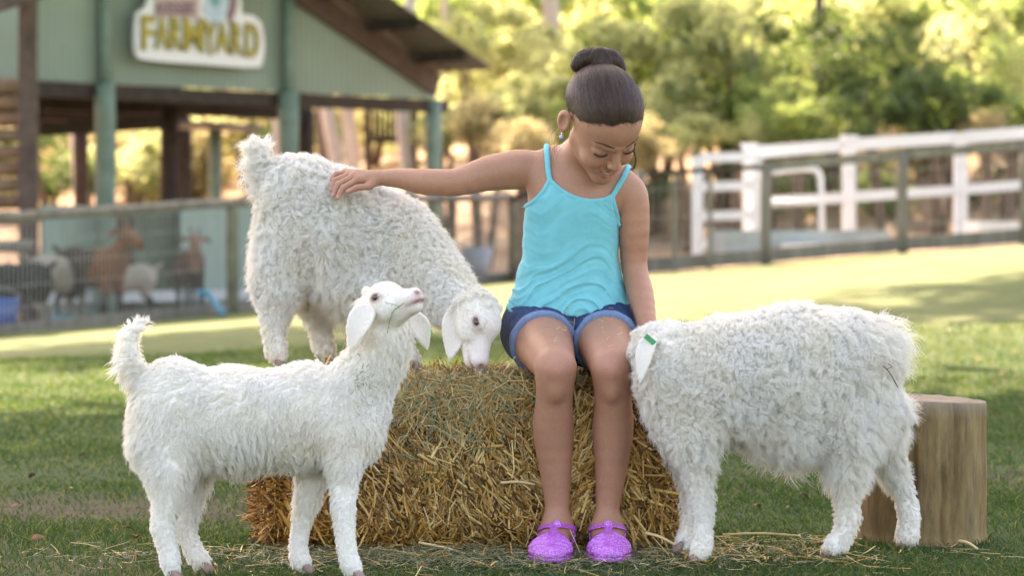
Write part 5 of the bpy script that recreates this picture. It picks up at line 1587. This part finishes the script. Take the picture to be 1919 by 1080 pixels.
gC = [(1210, 640, -.7, .2, 14, 3, 0, 30), (1215, 700, -.5, -1, 24, 5, 0, 40), (1290, 640, .5, .1, 22, 6), (1400, 610, .8, .1, 24, 6), (1500, 600, .9, .1, 26, 6), (1300, 740, -.2, -1, 30, 8), (1230, 790, -.5, -1, 26, 6),
    (1400, 720, .3, -1, 34, 8), (1500, 720, .4, -1, 38, 8), (1600, 700, .7, -.8, 36, 7), (1660, 720, 1, -.5, 32, 5), (1400, 840, 0, -1, 46, 8), (1500, 840, .2, -1, 52, 7), (1300, 850, 0, -1, 26, 6),
    (1600, 830, .3, -1, 36, 5), (1660, 820, .7, -.8, 34, 4), (1310, 900, .3, -1, 9, 1.6, 0, 36), (1316, 1000, .2, -1, 5, .8, 0, 38), (1590, 920, .5, -.9, 14, 2.5, 0, 34), (1580, 1000, .3, -1, 6, 1, 0, 34),
    (1690, 900, .7, -.8, 12, 2, 0, 34), (1700, 980, .3, -1, 6, 1, 0, 32), (1600, 606, 1, -.1, 34, 4, 0, 20), (1640, 620, 1, -.25, 66, 7, -.25, 18), (1655, 635, 1, -.40, 76, 7, -.3, 18)]
kidC, fC, hwC, earsC = make_kid('shaggy white kid with a numbered green ear tag, its rump turned to the wooden stump', -.1, bodyC, legsC, HCc, MC, .92, neckC,
    [(W(1218, 632, -.215), W(1200, 716, -.245), 17 / S(-.2), (-.45, -1, 0), None, None, 4500)],
    gC, .012, 105000, curls=1.6, lay=.86, per=13, eyes=(1,))
# ear tags
def tagmesh(parent, c, ax, up, w, h):
    ax = unit(np.asarray(ax, float)); up = unit(np.asarray(up, float)); n = unit(np.cross(ax, up)); up = np.cross(n, ax)
    mb = MB(); mb.box(c, (w, h, .0016), np.stack([ax, up, n], 1))
    return bevel(mb.build('ear_tag', m_green, parent), .0006), np.stack([ax, up, n], 1)
tc = W(1218, 637, -.235)
tg, TM = tagmesh(kidC, tc, (.72, 0, -.62), (.62, .1, .72), .026, .0115)
fc = bpy.data.curves.new('tag_number', 'FONT'); fc.body = '0032'; fc.size = .0115; fc.align_x = 'CENTER'; fc.align_y = 'CENTER'; fc.extrude = .0002
fc.materials.append(m_dark)
fo = text_object('tag_number', fc); COL.objects.link(fo); fo.parent = tg
Mx = Matrix(TM.tolist()).to_4x4(); sgn = 1 if TM[1, 2] < 0 else -1
if sgn < 0:
    Mx = Matrix(np.stack([TM[:, 0], TM[:, 1] , TM[:, 2]], 1).tolist()).to_4x4()
Mx.translation = Vector(tc + TM[:, 2] * (.0012 if TM[1, 2] < 0 else -.0012)) 
fo.matrix_world = Mx; fo.matrix_parent_inverse = Matrix.Identity(4)
fo.matrix_basis = Matrix.Translation(-Vector(kidC.location) - Vector(tg.location)) @ Mx
tagmesh(earsA[1], W(806, 618, -.462), (.45, 0, -.9), (.9, .1, .45), .018, .005)
# ================================================================== straw bale
m_straw, nt, b = new_mat('straw')
at = nt.nodes.new('ShaderNodeAttribute'); at.attribute_name = 'Col'
nt.links.new(mixc(nt, 1, at.outputs['Color'], ramp(nt, tex_noise(nt, 300, 3, .6, geo_pos(nt)), [(.3, (.8, .78, .75)), (.7, (1.1, 1.1, 1.1))]), 'MULTIPLY'), b.inputs['Base Color'])
b.inputs['Roughness'].default_value = .5; b.inputs['Specular IOR Level'].default_value = .35
m_core = mat_simple('packed_straw', (.12, .075, .032), .9, .5, 90, .8, .01)
PAL = np.array([[.52, .32, .105], [.42, .24, .070], [.64, .44, .17], [.72, .55, .28], [.26, .14, .045], [.50, .28, .080], [.15, .078, .028]])
PAL = PAL * [1.08, 1.0, .90]
PALG = np.array([[.22, .26, .13], [.15, .20, .10], [.33, .34, .19], [.13, .17, .11], [.48, .40, .23], [.58, .46, .26]])
def straws(name, P, D, N, L, w, cols, mat, parent=None, kind='stuff', bend=.12):
    """flat bent stalks: P middle, D direction, N face normal"""
    n = len(P); D = unit(D); B = unit(np.cross(N, D)); N = np.cross(D, B)
    hL = (L / 2)[:, None]; hw_ = (w / 2)[:, None]; th = hw_ * .38
    bd = (RNG.normal(0, bend, n)[:, None] * L[:, None]) * unit(B + .5 * N * RNG.normal(0, 1, n)[:, None])
    V = []
    for s, off in ((-1, 0), (0, 1), (1, 0)):
        c = P + D * hL * s + bd * off
        V += [c - B * hw_, c + N * th, c + B * hw_, c - N * th]
    V = np.stack(V, 1).reshape(-1, 3)
    base = []
    for s in (0, 4):
        for i in range(4):
            j = (i + 1) % 4; base.append([s + i, s + 4 + i, s + 4 + j, s + j])
    base += [[0, 1, 2, 3], [11, 10, 9, 8]]
    Q = (np.array(base)[None] + (np.arange(n) * 12)[:, None, None]).reshape(-1, 4)
    o = mesh_from(name, V, Q, mat, parent, False, np.repeat(cols, 12, 0))
    if kind: o['kind'] = kind
    return o
bx0, bx1, by0, by1, bh = -.515, .315, .0, .42, .354
def bale_d(P):
    c = np.array([(bx0 + bx1) / 2, (by0 + by1) / 2, bh / 2]); hf = np.array([(bx1 - bx0) / 2, (by1 - by0) / 2, bh / 2]) - .075
    sk = P.copy(); low = 1 - np.clip(P[..., 2] / bh, 0, 1)
    sk[..., 0] = P[..., 0] - .045 * low * sstep(.1, .35, P[..., 0]) + .02 * low * sstep(.1, .35, -P[..., 0] - .2)
    q = np.abs(sk - c) - hf
    d = np.linalg.norm(np.maximum(q, 0), axis=-1) + np.minimum(q.max(-1), 0) - .075
    Pf = P.reshape(-1, 3)
    return d - (.020 * vnoise(Pf, 7, 3) + .010 * vnoise(Pf, 22, 4)).reshape(d.shape)
bale = thing('straw_bale', 'golden straw bale the girl sits on, with green hay strewn on its top', 'bale', (-.1, .2, 0))
V, Q = surface(bale_d, [bx0 - .06, by0 - .05, -.02], [bx1 + .09, by1 + .05, bh + .04], .008)
mesh_from('packed_core', V - np.array([0, 0, 0]), Q, m_core, bale)
n = 31000
P0, N0 = sample_surface(V, Q, n, RNG, lambda P: (P[:, 1] < .30) * (P[:, 2] > .0) * np.where(P[:, 1] < .05, 1.0, .6))
f_ = N0[:, 1] < -.5
blk = vnoise(P0 * [1, 1, .55], 13, 7)
base_dir = np.stack([1.0 * blk + RNG.normal(0, .34, n), RNG.normal(0, .16, n), np.ones(n) * .8 + RNG.normal(0, .35, n)], 1)
wild = RNG.random(n) < .22
base_dir[wild] = RNG.normal(0, 1, (wild.sum(), 3))
endf = np.abs(N0[:, 0]) > .55
base_dir[endf] = N0[endf] * 1.0 + RNG.normal(0, .6, (endf.sum(), 3))
topf = N0[:, 2] > .5
base_dir[topf] = RNG.normal(0, 1, (topf.sum(), 3)) * [1, 1, .25]
D = base_dir - N0 * (base_dir * N0).sum(1)[:, None] * .9 * (~endf)[:, None]
D = unit(D + N0 * np.abs(RNG.normal(0, .24, n))[:, None])
L = RNG.gamma(2.4, .0125, n) + .010; w_ = RNG.gamma(3.2, .00075, n) + .0009
cols = PAL[RNG.integers(0, len(PAL), n)] * RNG.uniform(.62, 1.05, (n, 1)) * (1 + .35 * blk[:, None])
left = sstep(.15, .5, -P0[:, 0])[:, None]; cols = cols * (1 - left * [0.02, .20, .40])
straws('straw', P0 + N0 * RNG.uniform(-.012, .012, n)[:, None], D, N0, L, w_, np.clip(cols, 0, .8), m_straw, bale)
n = 1300
P0, N0 = sample_surface(V, Q, n, RNG, lambda P: (P[:, 1] < .30) * 1.0)
blk = vnoise(P0 * [1, 1, .55], 13, 7)
D = np.stack([.9 * blk + RNG.normal(0, .55, n), RNG.normal(0, .2, n), np.ones(n)], 1); D[N0[:, 2] > .4] = RNG.normal(0, 1, ((N0[:, 2] > .4).sum(), 3)) * [1, 1, .4]
D = unit(D - N0 * (D * N0).sum(1)[:, None] * .9 + N0 * np.abs(RNG.normal(0, .2, n))[:, None])
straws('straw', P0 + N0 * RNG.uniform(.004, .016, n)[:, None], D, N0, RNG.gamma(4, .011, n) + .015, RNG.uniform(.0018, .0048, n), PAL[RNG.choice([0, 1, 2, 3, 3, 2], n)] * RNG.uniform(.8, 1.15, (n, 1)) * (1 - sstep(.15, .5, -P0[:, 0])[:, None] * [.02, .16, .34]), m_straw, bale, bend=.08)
# long loose stalks hanging off the right end and the front
n = 420
P0, N0 = sample_surface(V, Q, n, RNG, lambda P: (P[:, 1] < .25) * ((P[:, 0] > .22) * 5.0 + .6))
D = RNG.normal(0, .45, (n, 3)) + [.55, -.25, -.9] * (P0[:, 0] > .2)[:, None] + np.array([0, 0, .6]) * (P0[:, 0] <= .2)[:, None]
D = unit(D - N0 * (D * N0).sum(1)[:, None] * .8 + N0 * .1)
straws('straw', P0 + N0 * .012, D, N0, RNG.uniform(.05, .15, n), RNG.uniform(.003, .0058, n), PAL[RNG.integers(0, 4, n)] * RNG.uniform(.9, 1.2, (n, 1)), m_straw, bale, bend=.06)
# green hay on top, spilling over the front edge
n = 5200
X = np.clip(RNG.normal(-.10, .17, n), -.5, .30); Yh = RNG.uniform(-.03, .36, n)
zt = np.array(bh + .008 + RNG.uniform(0, .016, n) + .010 * vnoise(np.stack([X, Yh, 0 * X], 1), 12, 5))
over = RNG.random(n) < .30
Yh[over] = -.022 - RNG.uniform(0, .012, over.sum()); zt[over] = bh - RNG.exponential(.035, over.sum()); X[over] = np.clip(RNG.normal(-.14, .09, over.sum()), -.32, .06)
D = RNG.normal(0, 1, (n, 3)) * [1, .8, .30]; D[over] = RNG.normal(0, 1, (over.sum(), 3)) * [.8, .2, .8]
Nn = np.tile([0, 0, 1.], (n, 1)); Nn[over] = [0, -1, 0]
green = RNG.random(n) < .50
cols = np.where(green[:, None], PALG[RNG.integers(0, len(PALG), n)], PAL[RNG.integers(0, 4, n)] * .85)
straws('hay', np.stack([X, Yh, zt], 1), D, Nn, RNG.gamma(3, .011, n) + .008, RNG.uniform(.0008, .0022, n), cols, m_straw, bale, bend=.2)

# ------------------------------------------------------------------ stump
m_stump, nt, b = new_mat('stump_wood')
v = geo_pos(nt, (9, 9, 3)); v2 = geo_pos(nt, (42, 42, 5))
c1 = ramp(nt, tex_noise(nt, 1.6, 6, .65, v), [(.3, (.16, .100, .042)), (.5, (.29, .195, .088)), (.75, (.42, .30, .15))])
c1 = mixc(nt, ramp(nt, tex_noise(nt, 1.5, 5, .7, v2), [(.45, (0, 0, 0)), (.75, (1, 1, 1))]), c1, (.13, .088, .055))
sep = nt.nodes.new('ShaderNodeSeparateXYZ'); g = nt.nodes.new('ShaderNodeNewGeometry'); nt.links.new(g.outputs['Position'], sep.inputs[0])
mr = nt.nodes.new('ShaderNodeMapRange'); mr.inputs[1].default_value = .27; mr.inputs[2].default_value = .325; nt.links.new(sep.outputs[2], mr.inputs[0])
nt.links.new(mixc(nt, mr.outputs[0], c1, (.40, .31, .25)), b.inputs['Base Color'])
b.inputs['Roughness'].default_value = .8; b.inputs['Specular IOR Level'].default_value = .2
add_bump(nt, b, tex_noise(nt, 1.5, 7, .8, v2), .9, .010)
sc = W(1727, 880, .27) * [1, 1, 0]; hz = W(1727, 745, .27)[2]
stump = thing('tree_stump', 'upright sawn wooden stump behind the kid on the right', 'stump', tuple(sc))
nn = 220; prof = [(.0, -.02), (.142, -.02), (.1440, .02), (.1435, .10), (.1430, .2), (.1430, hz - .03), (.1425, hz - .008), (.1385, hz - .001), (.120, hz), (.06, hz + .001), (.0, hz)]
pr = spline(np.array([[a_, b_, 0] for a_, b_ in prof]), 70)[:, :2]
a = np.linspace(0, 2 * math.pi, nn, endpoint=False)
V = []
for r, z in pr:
    p = np.stack([np.cos(a), np.sin(a), np.full(nn, z * .25)], 1)
    rr = r * (1 + .016 * vnoise(p, 2.0, 3) + .010 * vnoise(p, 9, 4) + .006 * vnoise(p * [1, 1, 3], 22, 5))
    crack = .012 * np.exp(-((a - 4.45 + .02 * math.sin(z * 30)) / .030) ** 2) * (z > .05) + .009 * np.exp(-((a - 5.1 + .03 * math.sin(z * 22)) / .028) ** 2) * (z > .14) + .009 * np.exp(-((a - 4.9 + .02 * math.sin(z * 40)) / .026) ** 2) * (z < .17)
    rr = np.maximum(rr - crack * (r > .1), 0)
    V.append(np.stack([sc[0] + rr * np.cos(a), sc[1] + rr * np.sin(a), np.full(nn, z) + .0015 * vnoise(p * [1, 1, 1], 6, 8) * (z > .28) - .007 * np.cos(a) * (z / hz) ** 8], 1))
V = np.concatenate(V); i = np.arange(len(pr) - 1)[:, None] * nn; j = np.arange(nn)[None]; k = (j + 1) % nn
mesh_from('trunk_section', V, np.stack([i + j, i + k, i + nn + k, i + nn + j], -1).reshape(-1, 4), m_stump, stump)
kn = Sdf(); kp = np.array([sc[0] - .045, sc[1] - .1395, W(1727, 800, .27)[2] + .02]); kn.ell(kp, [.008, .004, .018], .001)
KV, KQ = surface(kn, *kn.bounds(), .002); mesh_from('knot', KV, KQ, mat_simple('knot_wood', (.07, .045, .03), .8, .3, 90, .5), stump)

# ------------------------------------------------------------------ litter on the turf
n = 1300
X = RNG.normal(-.05, .40, n); Y = -RNG.gamma(2.2, .08, n) + .03; X[:330] = RNG.uniform(.30, .75, 330); Y[:330] = RNG.uniform(-.30, .2, 330)
green = RNG.random(n) < .45
cols = np.where(green[:, None], PALG[RNG.integers(0, 6, n)], PAL[RNG.integers(0, 6, n)])
z = ground_z(X, Y) + RNG.uniform(.006, .024, n)
straws('scattered_straw', np.stack([X, Y, z], 1), RNG.normal(0, 1, (n, 3)) * [1, 1, .16], np.tile([0, 0, 1.], (n, 1)), RNG.gamma(2.2, .014, n) + .01, RNG.uniform(.001, .0036, n), cols, m_straw, None)
n = 5200
X = RNG.normal(-.05, .34, n); Y = -RNG.gamma(2.6, .070, n) + .02
z = ground_z(X, Y) + RNG.uniform(.004, .020, n)
straws('scattered_hay', np.stack([X, Y, z], 1), RNG.normal(0, 1, (n, 3)) * [1, 1, .25], np.tile([0, 0, 1.], (n, 1)), RNG.gamma(2.2, .008, n) + .006, RNG.uniform(.0008, .0019, n), PALG[RNG.integers(0, 5, n)] * RNG.uniform(.5, .95, (n, 1)), m_straw, None, bend=.25)
def stalk(a, b_, w_, label, col=(.66, .50, .26), sag=.004):
    a, b_ = np.asarray(a, float), np.asarray(b_, float)
    mb = MB(); P = spline([a, (a + b_) / 2 + [0, 0, sag], b_], 10); mb.tube(P, w_ * (1 - .25 * np.linspace(0, 1, 10)), 7, col=np.array(col))
    o = mb.build('straw_stalk', m_straw, None, True); props(o, label, 'straw'); return o
stalk(W(938, 906, -.035), W(1003, 909, -.035), .0032, 'pale thick straw stalk lying level across the bale front beside the left shin')
stalk(W(785, 1018, -.06), W(890, 1046, -.11), .0030, 'long pale stalk slanting from the foot of the bale to the turf')
stalk(W(600, 1060, -.28), W(545, 1078, -.36), .0030, 'short stalk on the turf between the front legs of the kid before the bale')
stalk(W(1355, 1003, .05), W(1500, 1005, .02), .0025, 'long thin stalk on the turf under the belly of the right kid')
stalk(W(1798, 1015, -.02), W(1832, 1030, -.08), .0034, 'stubby stalk on the grass in front of the stump')
stalk(W(1210, 1000, -.12), W(1265, 1022, -.17), .0034, 'broad stalk beside the right sandal')
m_leafb, nt, b = new_mat('dead_leaf')
oi = nt.nodes.new('ShaderNodeObjectInfo')
nt.links.new(ramp(nt, oi.outputs['Random'], [(0, (.09, .045, .03)), (.5, (.22, .10, .04)), (1, (.36, .17, .05))]), b.inputs['Base Color']); b.inputs['Roughness'].default_value = .7
lm = None; LR = np.random.default_rng(4)
uu = np.linspace(0, 1, 9); 
Vl = []
for t in uu:
    w0_ = math.sin(math.pi * min(1, t * .97 + .02)) ** .8 * .32
    for s in (-1, 0, 1): Vl.append([t - .5, s * w0_, .10 * abs(s) * w0_ * 3 + .12 * math.sin(t * 3.1)])
Ql = [[i * 3 + j, i * 3 + j + 1, i * 3 + j + 4, i * 3 + j + 3] for i in range(8) for j in (0, 1)]
first = None
lp = [(1505, 940), (1420, 958), (1468, 905), (1610, 905 - 20), (1835, 930), (1880, 720), (1900, 735), (1750, 690), (1830, 700), (1700, 640), (1870, 790), (155, 860), (240, 1000), (255, 1015), (130, 930), (60, 900), (200, 985), (70, 1020), (120, 775), (1640, 690), (1560, 905), (1480, 960), (1890, 850), (30, 960), (1780, 660), (1850, 650), (1720, 610), (1900, 690)]
for i, (px, py) in enumerate(lp):
    y = CAM_Y + CAM_Z * FPX / (py - 430 + 1e-3); x = W(px, py, y)[0]
    if first is None:
        o = mesh_from('fallen_leaf', Vl, Ql, m_leafb, None, True); first = o.data
        md = o.modifiers.new('thickness', 'SOLIDIFY'); md.thickness = .02
    else:
        o = bpy.data.objects.new('fallen_leaf', first); COL.objects.link(o); md = o.modifiers.new('thickness', 'SOLIDIFY'); md.thickness = .02
    s_ = LR.uniform(.014, .028) * (1 + .05 * (y + 6)); o.scale = (s_, s_, s_)
    o.location = (x, y, float(ground_z(np.array([x]), np.array([y]))[0]) + .010); o.rotation_euler = (LR.uniform(-.5, .5), LR.uniform(-.5, .5), LR.uniform(0, 6.28))
    props(o, 'small dry brown leaf fallen on the grass', 'leaf', 'fallen leaves on the lawn')
# green sprig hanging from the mouth of the front kid
m_sprig = mat_simple('sprig_green', (.13, .19, .05), .6, .3, 200, .2)
sp = thing('weed_sprig', 'green weed sprig hanging from the mouth of the front kid', 'sprig', tuple(W(748, 572, -.575)))
mb = MB(); st = spline([W(757, 568, -.580), W(748, 575, -.590), W(738, 582, -.593), W(731, 600, -.593), W(726, 625, -.590)], 16); mb.tube(st, np.linspace(.0009, .0007, 16), 5); mb.tube(spline([W(748, 575, -.590), W(735, 570, -.591), W(722, 568, -.59)], 8), .0006, 5); mb.build('stem', m_sprig, sp, True)
mb = MB()
for q in list(st[3::1]) + list(st[3::2]) + [W(735, 570, -.591), W(722, 568, -.59), W(728, 569, -.59)]:
    d_ = unit(RNG.normal(0, 1, 3)) * .0045; s_ = unit(np.cross(d_, RNG.normal(0, 1, 3))) * .0009
    mb.add([q, q + d_ * .5 + s_, q + d_, q + d_ * .5 - s_], [[0, 1, 2, 3]])
mb.build('leaves', m_sprig, sp)
tw = thing('twig', 'brown twig caught in the fleece of the right kid\'s rump', 'twig', tuple(W(1668, 690, -.16)))
mb = MB(); mb.tube(spline([W(1655, 686, -.165), W(1668, 700, -.168), W(1683, 727, -.165)], 10), .0012, 6); mb.tube(spline([W(1662, 692, -.168), W(1672, 688, -.172), W(1664, 682, -.17)], 6), .0009, 5); mb.build('stick', mat_simple('twig_bark', (.16, .08, .05), .8, .3, 90, .3), tw, True)

# ------------------------------------------------------------------ goats in the pen behind the left fence
m_pen, nt, b = new_mat('pen_goat_coat')
at = nt.nodes.new('ShaderNodeAttribute'); at.attribute_name = 'Col'; nt.links.new(at.outputs['Color'], b.inputs['Base Color']); b.inputs['Roughness'].default_value = .8
def pen_goat(label, px, pyf, Y, hpx, ang, cols, head_up=.5, zground=None):
    """ang: heading in degrees, 0 = image right; cols = (body, front, legs, head)"""
    s_ = hpx / S(Y) / .80; base = W(px, pyf, Y); base[2] = gz(base[0], base[1])
    t = thing('goat', label, 'goat', tuple(base))
    A = lambda *p: np.array(p, float) * s_
    s = Sdf()
    s.ell(A(-.20, 0, .50), A(.20, .14, .17), .05 * s_); s.ell(A(.05, 0, .48), A(.24, .15, .17), .05 * s_); s.ell(A(.24, 0, .50), A(.14, .12, .16), .05 * s_)
    hx, hz_ = .42 + .06 * (1 - head_up), .42 + .36 * head_up
    s.cone(A(.28, 0, .54), A(hx - .02, 0, hz_ - .05), .10 * s_, .06 * s_, .05 * s_)
    s.cone(A(hx, 0, hz_), A(hx + .15, 0, hz_ - .09), .062 * s_, .035 * s_, .02 * s_)
    for q in (-1, 1):
        s.cone(A(.24, q * .07, .42), A(.25, q * .08, .22), .055 * s_, .030 * s_, .03 * s_); s.cone(A(.25, q * .08, .22), A(.25, q * .08, .02), .026 * s_, .026 * s_, .01)
        s.cone(A(-.30, q * .08, .46), A(-.26, q * .08, .30), .085 * s_, .045 * s_, .03 * s_); s.cone(A(-.26, q * .08, .30), A(-.34, q * .08, .20), .04 * s_, .028 * s_, .01); s.cone(A(-.34, q * .08, .20), A(-.31, q * .08, .02), .026 * s_, .026 * s_, .01)
    s.cone(A(-.38, 0, .60), A(-.46, 0, .66), .03 * s_, .02 * s_, .02)
    V, Q = surface(s, *s.bounds(), .014 * s_ / .8)
    L = V / s_; c = np.tile(cols[0], (len(V), 1)).astype(float)
    for m_, cc in ((sstep(.08, .14, L[:, 0] + .04 * np.sin(L[:, 2] * 20)), cols[1]), (1 - sstep(.24, .32, L[:, 2]), cols[2]), (sstep(hx - .08, hx - .04, L[:, 0]), cols[3])):
        c = c * (1 - m_[:, None]) + np.array(cc) * m_[:, None]
    o = mesh_from('body', V, Q, m_pen, t, True, c); o.location = (0, 0, 0)
    for q in (-1, 1):
        mb = MB(); mb.tube(np.array([A(hx - .01, q * .05, hz_ + .02), A(hx - .05, q * .13, hz_ + .02), A(hx - .05, q * .17, hz_ - .03)]), np.array([.018, .030, .008]) * s_, 6, col=np.array(cols[3])); e_ = mb.build('ear', m_pen, t, True); e_.location = (0, 0, 0)
        mb = MB(); mb.tube(spline([A(hx - .02, q * .03, hz_ + .04), A(hx - .07, q * .05, hz_ + .13), A(hx - .14, q * .06, hz_ + .15)], 8), np.linspace(.014, .004, 8) * s_, 6, col=np.array([.12, .09, .07])); e_ = mb.build('horn', m_pen, t, True); e_.location = (0, 0, 0)
    t.rotation_euler = (0, 0, math.radians(ang))
BK, WH, BR_, OR = (.010, .009, .010), (.33, .30, .27), (.045, .028, .020), (.17, .062, .024)
pen_goat('black and white goat at the left edge, standing in the pen', 25, 600, 21.2, 160, 160, (BK, BK, (.20, .16, .12), WH), .1)
pen_goat('pale rumped black goat standing behind the netting', 108, 606, 21.6, 165, 60, (WH, BK, (.16, .13, .11), BK), .4)
pen_goat('brown goat with an orange tan neck and a black body behind the netting', 172, 604, 21.6, 178, -38, (BR_, OR, BK, OR), .95)
pen_goat('white goat half hidden behind the brown one in the pen', 232, 596, 23.0, 125, 200, (WH, WH, BK, BK), .2)
pen_goat('small dark brown goat alone by the green wall', 356, 566, 24.4, 140, 285, (BR_, BR_, BK, (.22, .12, .09)), .95)
m_blue = mat_simple('blue_plastic', (.05, .27, .42), .4, .15, 8, 0)
ho = MB(); hp = [W(372, 550, 21.9), W(392, 552, 21.85), W(405, 572, 21.7), W(418, 592, 21.4)]
ho.tube(spline([np.array([q[0], q[1], max(q[2], gz(q[0], q[1]) + .02)]) for q in hp], 24), .035, 8)
props(ho.build('hose', m_blue, None, True), 'light blue hose hanging by the fence post on the left', 'hose')
def bucket(px, py, Y, r, h, mat, label):
    w = W(px, py, Y); g = float(gz(w[0], w[1])); t = thing('bucket', label, 'bucket', (w[0], w[1], g))
    a = np.linspace(0, 2 * math.pi, 25)[:-1]; V = []
    for rr, z in ((.0, .01), (r * .8, .0), (r, h), (r * .94, h), (r * .75, .02), (0, .02)):
        V.append(np.stack([w[0] + rr * np.cos(a), w[1] + rr * np.sin(a), np.full(24, g + z)], 1))
    i = np.arange(5)[:, None] * 24; j = np.arange(24)[None]; k = (j + 1) % 24
    mb = MB(); mb.add(np.concatenate(V), np.stack([i + j, i + k, i + 24 + k, i + 24 + j], -1).reshape(-1, 4)); mb.build('tub', mat, t, True)
    hd = MB(); a = np.linspace(0, math.pi, 14); hd.tube(np.stack([w[0] + r * np.cos(a), np.full(14, w[1]), g + h + r * .5 * np.sin(a)], 1), .006, 6); hd.build('handle', m_wire, t, True)
bucket(4, 575, 20.8, .17, .34, mat_simple('royal_blue_plastic', (.03, .09, .30), .4, .1, 8, 0), 'royal blue bucket at the left edge of the pen')
bucket(118, 588, 20.6, .12, .14, mat_simple('teal_plastic', (.03, .17, .20), .4, .1, 8, 0), 'low teal tub among the goats in the pen')
bucket(892, 545, 28.5, .20, .42, mat_simple('slate_plastic', (.22, .26, .32), .4, .1, 8, 0), 'slate blue bin behind the netting left of the girl')

# bits of hay caught in the front kid's neck fleece and on the girl's lap
n = 46
pts = []
for i in range(n):
    a, b_ = RNG.normal(682, 12), RNG.normal(715, 22)
    pts.append(project(fA, a, b_, -.75, -.2, 300) + [0, -.022, 0])
straws('hay_bits', np.array(pts), RNG.normal(0, 1, (n, 3)) * [1, .3, 1], np.tile([0, -1., 0], (n, 1)), RNG.uniform(.004, .012, n), RNG.uniform(.0008, .0014, n), PALG[RNG.integers(0, 5, n)], m_straw, None)
n = 34
pts = []
for i in range(n):
    a, b_ = ((RNG.uniform(985, 1170), RNG.uniform(576, 606)) if i < 20 else ((RNG.uniform(1010, 1060), RNG.uniform(612, 640)) if i < 26 else (RNG.uniform(1120, 1165), RNG.uniform(615, 650))))
    f_ = lambda P: np.minimum(np.minimum(body(P), hipsdf(P) - .008), torso(P) - .016)
    pts.append(project(f_, a, b_, -.25, .25, 400) + [0, -.001, .001])
straws('hay_bits', np.array(pts), RNG.normal(0, 1, (n, 3)) * [1, .5, .4], np.tile([0, -.5, .8], (n, 1)), RNG.uniform(.004, .014, n), RNG.uniform(.0009, .0018, n), PAL[RNG.integers(0, 4, n)], m_straw, None)
